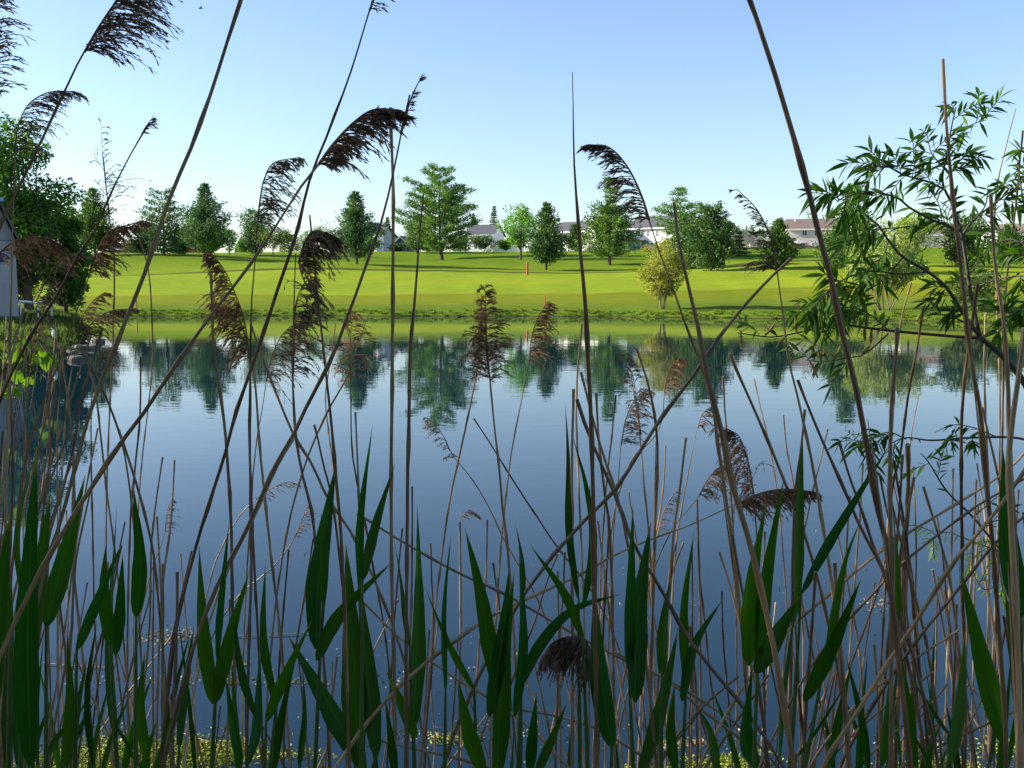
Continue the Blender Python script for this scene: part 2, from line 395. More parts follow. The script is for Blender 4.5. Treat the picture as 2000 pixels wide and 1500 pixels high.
# the left bank tree, and the trees on the course from left to right
broadleaf(58, 602, 205, 150, M['broad'], 'large leafy green tree behind the grey barn on the left bank', 5, D=52, clumps=115, per=330, leaf=0.20, group='trees on the left bank', crown0=0.0, cx=-1.2, spread=0.26, name='leafy_tree')
broadleaf(128, 600, 395, 52, M['broad'], 'lower drooping leafy tree right of the grey barn', 6, D=55, clumps=48, per=340, leaf=0.20, group='trees on the left bank', crown0=0.02, spread=0.3, droop=0.5)
conifer(186, 500, 368, 42, M['pine'], 'green pine rising just right of the bank tree', 11, 'cone', start=0.06)
conifer(286, 497, 438, 26, M['pine_dark'], 'low dark evergreen left of the layered spruce', 12, 'round', start=0.05, name='evergreen_tree')
conifer(320, 499, 370, 37, M['pine_blue'], 'layered spruce with open tiers and narrow top', 13, 'white', start=0.04, name='spruce_tree', dens=.9)
conifer(352, 497, 452, 20, M['pine_dark'], 'small dark evergreen between layered spruce and bluish pine', 14, 'round', start=0.03, name='evergreen_tree')
conifer(405, 505, 358, 44, M['pine_blue'], 'bluish broad pine behind the bright rounded maple on the left', 15, 'cone', start=0.06)
broadleaf(412, 506, 430, 30, M['maple'], 'bright green small maple under the bluish pine', 16, clumps=20, per=130, crown0=0.2, name='maple_tree')
broadleaf(448, 498, 436, 22, M['broad'], 'dark green small tree right of the bright little maple', 17, clumps=14, per=130, crown0=0.1)
conifer(500, 498, 414, 28, M['pine_blue'], 'rounded evergreen behind the first brown seed plumes', 18, 'round', start=0.04, name='evergreen_tree')
broadleaf(533, 502, 442, 42, M['olive'], 'spreading crabapple with reddish olive leaves and short trunk', 19, clumps=22, per=110, crown0=0.3, name='crabapple_tree')
broadleaf(592, 492, 438, 32, M['olive'], 'olive shrubby tree left of the broad cone pine', 20, clumps=18, per=110, crown0=0.05)
broadleaf(634, 491, 427, 28, M['haze_green'], 'pale airy tree left of the brick chimney', 21, clumps=16, per=90, crown0=0.1)
conifer(697, 515, 376, 39, M['pine_blue'], 'broad cone pine with long shadow, left of centre lawn', 22, 'cone', start=0.07, dens=1.15)
conifer(743, 491, 440, 24, M['pine_dark'], 'bushy dark spruce left of the navy gabled shed', 23, 'round', start=0.02, name='spruce_tree')
conifer(757, 490, 420, 15, M['pine_dark'], 'narrow pointed spruce left of the navy gabled shed', 24, 'spruce', start=0.02, name='spruce_tree')
conifer(814, 494, 426, 24, M['pine'], 'medium pine left of the tall white pine', 25, 'round', start=0.08)
conifer(863, 508, 325, 66, M['white_pine'], 'tallest white pine with wide ragged branches at centre left', 26, 'white', start=0.10, dens=1.35, name='white_pine_tree')
conifer(926, 490, 425, 19, M['pine_dark'], 'dark slim evergreen touching the tall white pine on its right', 27, 'cone', start=0.02, name='evergreen_tree')
conifer(966, 487, 400, 21, M['pine_dark'], 'sparse pointed spruce left of the bright maple', 28, 'spruce', start=0.03, dens=0.9, name='spruce_tree')
broadleaf(1017, 508, 398, 48, M['maple'], 'bright lime maple with slim trunk at centre', 29, clumps=34, per=150, crown0=0.2, name='maple_tree', spread=.3)
conifer(1066, 527, 398, 35, M['pine_dark'], 'dark pine with bare lower trunk right of the lime maple', 30, 'cone', start=0.09, dens=1.15)
conifer(1124, 491, 437, 19, M['pine_dark'], 'small dark pine against the left white house', 31, 'cone', start=0.03)
conifer(1190, 518, 343, 47, M['white_pine'], 'wide pine with a long thin leader between the white houses', 32, 'leader', start=0.10, dens=1.2)
conifer(1326, 502, 368, 38, M['white_pine'], 'ragged tall pine behind the yellow willow bush', 33, 'white', start=0.05)
conifer(1352, 526, 430, 28, M['pine_dark'], 'dark bushy pine left half of the rounded pair', 34, 'round', start=0.03)
conifer(1388, 529, 410, 38, M['pine_dark'], 'large rounded dark pine right of the yellow willow bush', 35, 'round', start=0.04, dens=1.2)
conifer(1443, 500, 450, 22, M['pine_blue'], 'low blue spruce before the cream gabled house', 36, 'spruce', start=0.0, dens=1.2, name='spruce_tree')
conifer(1519, 525, 434, 27, M['pine'], 'small cone pine left of the tan house', 37, 'cone', start=0.03, dens=1.2)
conifer(1660, 532, 352, 44, M['pine'], 'tall pine right of the tan house behind willow leaves', 38, 'leader', start=0.05, dens=1.1)
conifer(1630, 520, 455, 26, M['pine'], 'short green pine at the right end of the tan house', 39, 'round', start=0.03)
broadleaf(1780, 520, 408, 60, M['willow_pale'], 'pale yellow blossoming tree behind the pale willow clump', 40, clumps=40, per=120, crown0=0.1, spread=.28)
conifer(1885, 520, 432, 40, M['pine_dark'], 'dark round evergreen right of the pale blossoming tree', 41, 'round', start=0.03, name='evergreen_tree')
conifer(1968, 520, 440, 34, M['pine'], 'green evergreen at the far right behind the stalks', 42, 'cone', start=0.03, name='evergreen_tree')
conifer(2075, 520, 420, 40, M['pine'], 'evergreen beyond the right edge of the lawn', 43, 'cone', start=0.03, name='evergreen_tree')
conifer(-60, 500, 400, 40, M['pine'], 'evergreen hidden behind the left bank tree', 44, 'cone', start=0.03, name='evergreen_tree')
# shore bushes
broadleaf(1292, 604, 462, 54, M['willow_yellow'], 'yellow green willow bush standing alone on the far shore', 50, clumps=85, per=130, leaf=0.13, crown0=0.12, stems=7, name='willow_bush', cat='bush', group='willow bushes on the far shore', bark=M['bark_pale'], spread=.26)
broadleaf(1728, 608, 458, 84, M['willow_pale'], 'pale wide willow clump with fanned stems on the right shore', 51, clumps=75, per=170, leaf=0.15, crown0=0.26, stems=11, name='willow_bush', cat='bush', group='willow bushes on the far shore', bark=M['bark_pale'], spread=.24)
broadleaf(1905, 612, 520, 60, M['olive'], 'low olive willow bush at the right shore behind branches', 52, clumps=36, per=130, leaf=0.14, crown0=0.05, stems=7, name='willow_bush', cat='bush', group='willow bushes on the far shore', spread=.26)
# distant trees behind the houses
rs = random.Random(4)
dist = [(1415, 425, 18, 'pine', 'rounded far tree just right of the rounded dark pine'), (1432, 428, 12, 'haze_green', 'lime far tree left of the cream gabled house'),
        (1462, 424, 22, 'pine', 'dark far tree above the cream gabled house'), (1485, 420, 16, 'pine_dark', 'dark far tree above the beige garage gable'), (1507, 440, 13, 'haze_green', 'pale far tree above the small cone pine'),
        (1534, 424, 14, 'haze_green', 'pale yellowish far tree left of the tan house roof'), (1557, 420, 12, 'olive', 'olive far treetop over the tan roof left end'),
        (1592, 400, 24, 'haze_green', 'tall airy far tree above the middle of the tan roof'), (1622, 398, 18, 'haze_green', 'airy far tree above the right half of the tan roof'),
        (1150, 432, 12, 'pine', 'far treetop beside the left white house gable'), (250, 480, 18, 'haze_green', 'pale low tree left of the low dark evergreen'),
        (475, 478, 16, 'haze_green', 'low pale shrub tree right of the dark little tree'), (1840, 440, 30, 'olive', 'olive far tree right of the pale blossoming tree'),
        (1925, 425, 26, 'haze_green', 'pale far tree behind the far right white gable')]
for i, (x, ty, hw, mt, lb) in enumerate(dist):
    broadleaf(x, 488, ty, hw, M[mt], lb, 70 + i, D=225 + 3 * (i % 4), clumps=14, per=80, leaf=0.55, crown0=0.05, group='distant trees behind the houses', spread=.42)
for i, (x, ty, hw, mt, lb) in enumerate([(262, 468, 22, 'olive', 'low olive thicket left of the low dark evergreen'), (345, 474, 22, 'haze_green', 'low pale thicket between layered spruce and bluish pine'), (478, 462, 24, 'broad', 'dark green thicket left of the rounded evergreen'),
        (560, 455, 30, 'olive', 'olive thicket behind the crabapple'), (612, 448, 26, 'broad', 'green thicket left of the pale airy tree'), (652, 470, 16, 'olive', 'low olive thicket under the brick chimney'), (728, 462, 22, 'pine', 'dark thicket right of the broad cone pine'),
        (775, 476, 18, 'pine_dark', 'low dark hedge before the navy shed'), (838, 468, 20, 'olive', 'olive thicket between the medium pine and tall white pine'), (902, 462, 26, 'pine', 'green thicket right under the tall white pine branches'),
        (945, 458, 22, 'pine_dark', 'dark thicket left of the sparse spruce'), (988, 462, 16, 'broad', 'green thicket between sparse spruce and lime maple'), (1408, 452, 22, 'pine', 'green thicket right of the large rounded pine'), (1418, 470, 14, 'olive', 'low olive shrub left of the blue spruce'),
        (1690, 455, 34, 'broad', 'green thicket right of the tall right pine'), (1850, 462, 40, 'olive', 'olive thicket left of the dark round evergreen'), (1925, 470, 34, 'broad', 'green thicket right of the dark round evergreen')]):
    broadleaf(x, 494, ty, hw, M[mt], lb, 120 + i, D=186 + (i % 3), clumps=16, per=110, leaf=0.34, crown0=0.0, group='thickets along the top of the lawn', spread=.4, name='thicket', cat='thicket', stems=3)
broadleaf(1560, 497, 484, 12, M['maroon'], 'maroon leaved shrub in front of the red deck', 95, D=182, clumps=8, per=80, leaf=0.22, crown0=0.0, name='shrub', cat='shrub', group='garden shrubs by the houses', stems=3)
for i, (x, h, lb) in enumerate([(1580, 490, 'small green shrub right of the maroon shrub'), (1610, 482, 'rounded green shrub at the right of the red deck'), (1485, 490, 'grey green shrub before the dark red fence'),
                                (855, 486, 'green shrub beside the tall pine trunk on the crest'), (1530, 488, 'green shrub at the left foot of the tan house')]):
    broadleaf(x, 498, h, 11, M['pine'] if i % 2 else M['olive'], lb, 100 + i, D=181, clumps=7, per=70, leaf=0.2, crown0=0.0, name='shrub', cat='shrub', group='garden shrubs by the houses', stems=3)

# unseen trees around the viewpoint, placed to shade the reeds from sun and sky
def shade_tree(x, y, H, Rm, lb, seed, per=420, clumps=80, leaf=0.16, zc=0.6, zr=0.38):
    b = np.array([x, y, ground(x, y)])
    rng = np.random.default_rng(seed); root = empty('leafy_tree', b); tag(root, lb, 'tree', 'unseen trees shading the near bank')
    tb = MB(); tb.tube([b - np.array([0, 0, .2]), b + np.array([.1, 0, H * .3]), b + np.array([-.1, 0.1, H * .6])], [.24, .18, .1], 9)
    C = []; Dr = []; n = 0
    while n < clumps:
        v = rng.uniform(-1, 1, 3)
        if np.linalg.norm(v) > 1: continue
        n += 1
        w = b + np.array([v[0] * Rm * .85, v[1] * Rm * .85, H * zc + v[2] * H * zr])
        tb.tube([b + np.array([0, 0, H * .35]), (b + w) / 2 + np.array([0, 0, H * .2]), w], [.07, .05, .015], 4, False)
        r = Rm * 0.28; k = per
        q = nrm(rng.normal(size=(k, 3))) * (rng.uniform(0.1, 1, (k, 1)) ** 0.5) * r
        C.append(w + q); Dr.append(q + rng.normal(size=(k, 3)) * r * .6)
    tb.build('trunk', M['bark'], root)
    leaves('crown', np.concatenate(C), np.concatenate(Dr), rng.uniform(.6, 1.3, n * per) * leaf, rng.uniform(.3, .6, n * per) * leaf, M['broad'], root, rng)
shade_tree(-8.2, 1.0, 5.8, 3.8, 'unseen broad leafy tree left of the reeds, shading them from the sun', 201)
shade_tree(-3.5, -4.5, 8.5, 3.4, 'unseen leafy tree added behind the viewpoint to block sky light, left one', 202)
shade_tree(3.2, -4.2, 9.0, 3.6, 'unseen leafy tree added behind the viewpoint to block sky light, right one', 203)

shade_tree(0.3, -3.4, 9.5, 5.0, 'unseen spreading leafy tree added to block sky light over the near bank', 204, per=520, clumps=130, zc=.74, zr=.2)

# ------------------------------------------------------------------ houses
M['white_wall'] = simple('white_siding', (0.86, 0.83, 0.79), (0.80, 0.77, 0.73), 1.0, 0.6)
M['tan_wall'] = simple('tan_siding', (0.66, 0.59, 0.51), (0.60, 0.54, 0.47), 1.0, 0.6)
M['cream_wall'] = simple('cream_siding', (0.68, 0.56, 0.42), (0.62, 0.50, 0.38), 1.0, 0.6)
M['grey_wall'] = simple('grey_siding', (0.34, 0.36, 0.38), (0.3, 0.32, 0.34), 1.0, 0.6)
M['navy_wall'] = simple('navy_siding', (0.045, 0.06, 0.10), (0.035, 0.05, 0.08), 1.0, 0.6)
M['trim'] = simple('white_trim', (0.8, 0.79, 0.76), (0.72, 0.7, 0.68), 2.0, 0.5)
M['roof_grey'] = simple('grey_shingles', (0.115, 0.11, 0.125), (0.07, 0.068, 0.08), 2.5, 0.85, 0.4)
M['roof_brown'] = simple('brown_shingles', (0.21, 0.155, 0.13), (0.14, 0.105, 0.09), 2.5, 0.85, 0.4)
M['roof_dark'] = simple('dark_shingles', (0.06, 0.05, 0.05), (0.035, 0.03, 0.03), 2.5, 0.85, 0.4)
M['brick'] = simple('red_brick', (0.22, 0.07, 0.05), (0.14, 0.045, 0.035), 3, 0.85)
M['redwood'] = simple('red_stained_wood', (0.30, 0.11, 0.07), (0.20, 0.07, 0.05), 3, 0.7)
M['glass'] = simple('window_glass', (0.03, 0.035, 0.045), (0.02, 0.025, 0.03), 1, 0.08, 0, 0.6)
M['curtain'] = simple('grey_blind', (0.33, 0.29, 0.27), (0.24, 0.21, 0.2), 1.5, 0.8)

class House:
    def __init__(s, cx, by, D, yaw, label, group='houses beyond the golf course', name='house', cat='house'):
        b = P(cx, by, D); s.D = D; s.cx = cx; s.yaw = R(yaw); s.m = D / F / math.cos(s.yaw)
        s.zb = ground(b[0], D) - 0.3
        s.root = empty(name, (b[0], D, s.zb), s.yaw); tag(s.root, label, cat, group)
        s.cache = {}
    def X(s, px): return (px - s.cx) * s.m
    def Z(s, py): return P(s.cx, py, s.D)[2] - s.zb
    def mb(s, name, mat):
        k = (name, mat)
        if k not in s.cache: s.cache[k] = MB()
        return s.cache[k]
    def wing(s, x0, x1, ye, yr, y0, depth, wall, roof, axis='x', over=0.35, gable_wall=None):
        """box wing from local depth y0; axis x: ridge parallel to the front; axis y: gable faces the viewer"""
        a, b = s.X(x0), s.X(x1); e = s.Z(ye); r = s.Z(yr); y1 = y0 + depth; w = MB(); t = 0.16; rf = MB(); tr = MB()
        if axis == 'x':
            ym = (y0 + y1) / 2
            w.prism([(a, y0, 0), (a, y1, 0), (a, y1, e), (a, ym, r - .02), (a, y0, e)], (b - a, 0, 0))
            o = over; sl = (r - e) / (ym - y0)
            for sg, ya in ((1, y0), (-1, y1)):
                lo = (ya - sg * o, e - o * sl)
                pts = [(a - o, lo[0], lo[1] + .02), (a - o, ym, r + .02), (a - o, ym, r + .02 + t), (a - o, lo[0], lo[1] + .02 + t)]
                rf.prism(pts, (b - a + 2 * o, 0, 0))
            tr.box(a - o, b + o, y0 - o - .14, y0 - o - .01, e - o * sl - .10, e - o * sl + .16)
        else:
            xm = (a + b) / 2; o = over; sl = (r - e) / (xm - a)
            w.prism([(a, y0, 0), (b, y0, 0), (b, y0, e), (xm, y0, r - .02), (a, y0, e)], (0, depth, 0))
            for sg, xa in ((1, a), (-1, b)):
                lx = xa - sg * o; lz = e - o * sl
                rf.prism([(lx, y0 - o, lz + .02), (xm, y0 - o, r + .02), (xm, y0 - o, r + .02 + t), (lx, y0 - o, lz + .02 + t)], (0, depth + 2 * o, 0))
                tr.prism([(lx, y0 - o - .06, lz - .14), (xm, y0 - o - .06, r - .14), (xm, y0 - o - .06, r + .02), (lx, y0 - o - .06, lz + .02)], (0, .05, 0))
        w.build('wall', wall, s.root, True); rf.build('roof', roof, s.root, True); tr.build('fascia', M['trim'], s.root, True)
    def window(s, x0, x1, yt, yb, y0, shutters=False, mull=1, bars=1, name='window'):
        a, b, t, z = s.X(x0), s.X(x1), s.Z(yt), s.Z(yb)
        f = MB(); q = .10
        f.box(a - q, b + q, y0 - .07, y0 + .02, t, t + q); f.box(a - q, b + q, y0 - .09, y0 + .02, z - q, z)
        f.box(a - q, a, y0 - .07, y0 + .02, z, t); f.box(b, b + q, y0 - .07, y0 + .02, z, t)
        for k in range(1, mull + 1):
            xx = a + (b - a) * k / (mull + 1); f.box(xx - .03, xx + .03, y0 - .06, y0 - .021, z, t)
        for k in range(1, bars + 1):
            zz = z + (t - z) * k / (bars + 1); f.box(a, b, y0 - .055, y0 - .021, zz - .03, zz + .03)
        fo = f.build(name, M['trim'], s.root, True)
        p = MB(); p.box(a, b, y0 - .02, y0 + .03, z, t); p.build('pane', M['glass'], fo, True)
    def box(s, name, mat, x0, x1, yt, yb, y0, y1):
        q = MB(); q.box(s.X(x0), s.X(x1), y0, y1, s.Z(yb) if yb is not None else 0, s.Z(yt)); return q.build(name, mat, s.root, True)

h = House(1110, 492, 196, -36, 'white house with chimney and two low gables behind the long leader pine')
h.wing(1062, 1150, 450, 430, 3.0, 8.5, M['white_wall'], M['roof_grey'])
h.wing(1076, 1110, 471, 460, 0.0, 3.2, M['white_wall'], M['roof_dark'], 'y', .25)
h.wing(1136, 1166, 464, 445, 0.0, 3.4, M['white_wall'], M['roof_dark'], 'y', .25)
h.box('chimney', M['brick'], 1127, 1132.5, 421, 440, 6.2, 7.2)
for a, b_, t, z in ((1066, 1070, 455, 464), (1080, 1084, 455, 464), (1100, 1106, 454, 465), (1122, 1127, 454, 464)): h.window(a, b_, t, z, 3.0)
h.window(1096, 1101, 475, 488, 0.0, bars=3, name='door'); h.window(1086, 1090, 476, 486, 0.0); h.window(1149, 1153, 468, 480, 0.0); h.window(1118, 1124, 474, 486, 3.0)
h = House(1290, 494, 196, -36, 'long white house with grey roof and sliding patio doors')
h.wing(1232, 1326, 444, 420, 0.0, 9.0, M['white_wall'], M['roof_grey'])
h.wing(1318, 1366, 446, 424, 0.8, 9.5, M['white_wall'], M['roof_grey'])
for a in (1236, 1255, 1266, 1282, 1300): h.window(a, a + 4, 450, 461, 0.0)
h.window(1330, 1335, 452, 463, .8); h.window(1346, 1351, 452, 463, .8)
h.window(1241, 1246, 478, 489, 0.0); h.window(1250, 1253, 479, 491, 0.0, bars=0, name='door'); h.window(1273, 1277, 474, 491, 0.0, bars=2, mull=0, name='patio_door'); h.window(1278.5, 1283, 474, 491, 0.0, bars=2, mull=0, name='patio_door'); h.window(1290, 1296, 478, 488, 0.0)
q = MB()
for k in range(9):
    xx = h.X(1257 + k * 1.45); q.box(xx, xx + .11, -.22, -.06, h.Z(491), h.Z(468 + abs(k - 4) * .5))
q.build('vertical_blind', M['curtain'], h.root, True)
h.box('porch_roof', M['trim'], 1232, 1262, 466, 468, -1.6, -0.01); h.box('patio', M['trim'], 1240, 1306, 492.5, 495, -2.2, -.02)
q = MB(); q.tube([(h.X(1284), 3.2, h.Z(432)), (h.X(1284), 3.2, h.Z(428))], .09, 6); q.build('vent_pipe', M['trim'], h.root, True)
h = House(1462, 495, 205, -8, 'cream gabled house with orange lit roof edge behind the blue spruce')
h.wing(1424, 1482, 468, 448, 2.0, 9, M['cream_wall'], M['roof_brown'], 'y', .5)
h.wing(1464, 1502, 474, 461, 0.0, 6, M['tan_wall'], M['roof_grey'], 'y', .3)
h.window(1440, 1446, 465, 474, 2.0); h.window(1478, 1483, 472, 480, 0.0)
h.box('garden_door', M['trim'], 1453, 1458, 476, 492, 1.93, 1.99)
f = House(1482, 497, 190, 0, 'dark red board fence in front of the cream house', 'fences and sheds', 'board_fence', 'fence')
q = MB()
for k in range(34):
    xx = f.X(1462 + k * 1.18); q.box(xx, xx + .105, -.02, .02, 0, f.Z(483) + .03 * (k % 3))
q.build('boards', M['brick'], f.root, True)
q = MB()
for k in range(5):
    xx = f.X(1462 + k * 10); q.box(xx - .06, xx + .06, .025, .15, 0, f.Z(482))
q.build('posts', M['redwood'], f.root, True)
h = House(1590, 495, 200, -14, 'two storey tan house with brown roof and red deck')
h.wing(1541, 1634, 447, 426, 0.0, 9.5, M['tan_wall'], M['roof_brown'])
h.wing(1506, 1541, 456, 440, 1.2, 7.5, M['tan_wall'], M['roof_brown'])
h.wing(1536, 1548, 470, 462, -1.8, 1.8, M['tan_wall'], M['roof_brown'], 'y', .2)
for a in (1569, 1591, 1628): h.window(a - 1, a + 7, 449, 460, 0.0, bars=0)
h.window(1553, 1562, 474, 486, 0.0, bars=0, name='patio_door'); h.window(1564, 1573, 474, 486, 0.0, bars=0, name='patio_door'); h.window(1586, 1590, 474, 481, 0.0, bars=0); h.window(1592, 1596, 474, 481, 0.0, bars=0)
q = MB(); q.tube([(h.X(1555), 3, h.Z(430)), (h.X(1555), 3, h.Z(426))], .12, 6); q.tube([(h.X(1611), 4.5, h.Z(427)), (h.X(1611), 4.5, h.Z(421))], .09, 6); q.build('vent_pipe', M['trim'], h.root, True)
q = MB(); q.tube([(h.X(1621), -.1, h.Z(490)), (h.X(1621), -.1, h.Z(448))], .07, 6); q.build('downspout', M['trim'], h.root, True)
q = MB(); q.box(h.X(1545), h.X(1603), -3.6, -.02, h.Z(490), h.Z(489) + .0); 
for k in range(7): q.box(h.X(1545 + k * 9.5), h.X(1545 + k * 9.5) + .12, -3.6, -3.48, 0, h.Z(481))
q.box(h.X(1545), h.X(1603), -3.66, -3.602, h.Z(482.2), h.Z(481.0))
for k in range(52): q.box(h.X(1545 + k * 1.11), h.X(1545 + k * 1.11) + .05, -3.57, -3.51, h.Z(489), h.Z(482))
q.build('deck', M['redwood'], h.root, True)
u = h.root.matrix_basis @ Vector((h.X(1564), -2.4, 0))
um = empty('patio_umbrella', (P(1563, 486, 196)[0], 197.4, h.zb)); tag(um, 'white patio umbrella open over the red deck', 'umbrella')
q = MB(); zt = P(1563, 468, 197.4)[2] - h.zb; zr = P(1563, 474, 197.4)[2] - h.zb
for k in range(8):
    a = k * math.pi / 4; c = a + math.pi / 4; r = 1.35
    q.poly([(0, 0, zt), (r * math.cos(a), r * math.sin(a), zr), (r * math.cos(c), r * math.sin(c), zr)]); q.poly([(0, 0, zt - .03), (r * math.cos(c), r * math.sin(c), zr - .03), (r * math.cos(a), r * math.sin(a), zr - .03)])
    q.quad((r * math.cos(a), r * math.sin(a), zr), (r * math.cos(a), r * math.sin(a), zr - .15), (r * math.cos(c), r * math.sin(c), zr - .15), (r * math.cos(c), r * math.sin(c), zr))
q.build('canopy', M['trim'], um, True); q = MB(); q.tube([(0, 0, h.Z(489)), (0, 0, zt)], .03, 6); q.build('pole', M['redwood'], um, True)
h = House(668, 491, 200, -20, 'grey house with brick chimney behind the broad cone pine')
h.wing(651, 742, 462, 444, 0, 8, M['grey_wall'], M['roof_grey'])
h.wing(722, 746, 456, 438, -1.5, 3, M['white_wall'], M['roof_grey'], 'y', .3)
h.box('chimney', M['brick'], 661, 668, 441, 458, 1.8, 3); h.box('lower_wall', M['brick'], 668, 690, 474, None, -.14, -.01); h.window(656, 660, 468, 478, 0)
h.box('porch', M['trim'], 660, 676, 486, None, -1.6, -.15)
h = House(783, 490, 190, -12, 'navy gabled shed right of the narrow spruce', 'fences and sheds', 'shed', 'shed')
h.wing(765, 800, 478, 462, 0, 5, M['navy_wall'], M['roof_grey'], 'y', .25); h.window(776, 781, 477, 484, 0)
q = MB()
for k in range(16): q.box(h.X(764 + k * 2.5), h.X(764 + k * 2.5) + .1, -2.5, -2.42, 0, h.Z(485))
q.box(h.X(763), h.X(803), -2.56, -2.502, h.Z(485.6), h.Z(484.7)); q.build('railing', M['grey_wall'], h.root, True)
h = House(944, 489, 205, -15, 'grey roofed house with low side wings behind the tall white pine')
h.wing(912, 962, 458, 438, 0, 9, M['white_wall'], M['roof_grey']); h.wing(958, 1006, 479, 470, 1, 6, M['white_wall'], M['roof_brown']); h.wing(872, 912, 478, 468, 1, 6, M['white_wall'], M['roof_brown'])
for a in (920, 932, 950): h.window(a, a + 5, 463, 473, 0)
for a in (880, 895, 970, 990): h.window(a, a + 5, 481, 487, 1)
h = House(352, 490, 215, -10, 'red brick house glimpsed between layered spruce and bluish pine')
h.wing(338, 385, 468, 450, 0, 8, M['brick'], M['roof_brown']); h.window(345, 350, 472, 480, 0)
h = House(222, 492, 215, -10, 'brown roofed house low beside the bank tree on the left')
h.wing(196, 246, 487, 474, 0, 8, M['brick'], M['roof_dark']); h.window(236, 240, 487, 490, 0)
h = House(1945, 500, 175, -36, 'white gabled house at the far right behind willow leaves')
h.wing(1880, 2010, 458, 436, 2, 9, M['white_wall'], M['roof_brown']); h.wing(1918, 1946, 455, 434, 0, 3, M['white_wall'], M['roof_brown'], 'y', .3)
h.window(1928, 1934, 460, 472, 0); h.window(1960, 1966, 464, 474, 2); h.window(1980, 1986, 464, 474, 2); h.window(1895, 1901, 464, 474, 2)
h = House(1820, 498, 185, -10, 'tan house with brown roof behind the pale blossoming tree')
h.wing(1770, 1868, 458, 436, 0, 8, M['tan_wall'], M['roof_brown']); h.window(1800, 1807, 464, 474, 0); h.window(1825, 1832, 464, 474, 0); h.window(1850, 1856, 464, 474, 0)

# the barn on the left bank
M['barn'] = simple('barn_metal_siding', (0.38, 0.37, 0.36), (0.32, 0.31, 0.30), 1.2, 0.5)
bD = 40.0; xr = P(36, 600, bD)[0]; zg = ground(xr, bD) - .15
BY = R(29); barn = empty('barn', (xr - 3.2 * math.cos(BY), bD - 3.2 * math.sin(BY), zg), BY); tag(barn, 'blue grey gambrel barn at the left edge by the pond', 'barn')
def zz(y): return P(20, y, bD)[2] - zg
w = MB(); W = 3.2
prof = [(-W, 0), (W, 0), (W, zz(468)), (W - .62, zz(392)), (0, zz(352)), (-W + .62, zz(392)), (-W, zz(468))]
w.prism([(x, 0, z) for x, z in prof], (0, 9, 0)); w.build('wall', M['barn'], barn, True)
q = MB(); q.box(-W - .03, W + .03, -.04, 9.04, 0, .42); q.build('foundation', simple('grey_concrete', (0.16, 0.17, 0.18), (0.11, 0.12, 0.13), 3, 0.9), barn, True)
q = MB(); rp = [(W + .14, zz(476)), (W - .56, zz(390)), (0, zz(349)), (-W + .56, zz(390)), (-W - .14, zz(476))]
for i in range(4):
    (x0, z0), (x1, z1) = rp[i], rp[i + 1]; q.prism([(x0, -.45, z0), (x1, -.45, z1), (x1, -.45, z1 + .13), (x0, -.45, z0 + .13)], (0, 9.9, 0))
q.build('roof', M['roof_dark'], barn, True)
q = MB()
for i in range(4):
    (x0, z0), (x1, z1) = rp[i], rp[i + 1]; q.prism([(x0, -.49, z0 - .06), (x1, -.49, z1 - .06), (x1, -.49, z1 + .15), (x0, -.49, z0 + .15)], (0, .035, 0))
q.build('rake_board', M['roof_grey'], barn, True)
q = MB(); q.box(W - 1.0, W - .35, -.62, -.1, zz(396), zz(388)); q.build('vent_box', simple('pale_blue_paint', (0.25, 0.42, 0.5), (0.2, 0.36, 0.45), 3, .5), barn, True)
q = MB(); q.box(W - 1.35, W - .98, -.05, .02, zz(440), zz(400)); q.build('louver', M['trim'], barn, True)
q = MB(); q.box(W - .62, W - .42, -.14, .02, zz(512), zz(495)); q.build('meter_box', simple('dark_blue_paint', (0.03, 0.04, 0.16), (0.02, 0.03, 0.12), 3, .5), barn, True)
q = MB(); q.box(-W, W, -.012, .02, zz(470.5), zz(469.5)); q.build('siding_joint', M['roof_grey'], barn, True)

# white rail right of the barn
rl = empty('rail_fence', (P(40, 590, 41)[0], 41, ground(P(40, 590, 41)[0], 41))); tag(rl, 'low white pipe rail beside the barn', 'fence')
q = MB(); a, b_ = P(36, 588, 41), P(102, 594, 43); q.tube([a, (a + b_) / 2, b_], .05, 8); q.build('rail', M['trim'], rl)
q = MB()
for t in (0.05, .55, .97):
    c = a + (b_ - a) * t; q.tube([c, (c[0], c[1], ground(c[0], c[1]) - .1)], .035, 6)
q.build('posts', M['trim'], rl)

# red marker stakes
M['red'] = simple('red_paint', (0.42, 0.075, 0.05), (0.32, 0.055, 0.04), 6, 0.5)
for x, yb, yt, w_, lb in ((1030, 537, 511, 4.4, 'thick red marker post on the lawn below the lime maple'), (1064, 606, 576, 2.2, 'thin red stake on the far shore at centre'),
                          (267, 606, 580, 2.0, 'thin red stake on the far shore at left'), (1558, 604, 585, 2.2, 'thin red stake on the shore below the tan house')):
    b_ = hit(x, yb, 55); z = P(x, yt, b_[1])[2]; r = w_ / 2 * b_[1] / F
    q = MB(); q.tube([b_ - np.array([0, 0, .2]), (b_[0], b_[1], z - r), (b_[0], b_[1], z)], [r, r, r * .5], 8)
    o = q.build('marker_stake', M['red']); tag(o, lb, 'stake', 'red stakes marking the hazard')
b_ = hit(647, 499); q = MB(); q.tube([b_, b_ + np.array([0, 0, .35]), b_ + np.array([0, 0, .5])], [.55, .45, .15], 9); o = q.build('boulder', M['roof_grey']); tag(o, 'small dark boulder on the lawn left of the broad cone pine', 'rock')
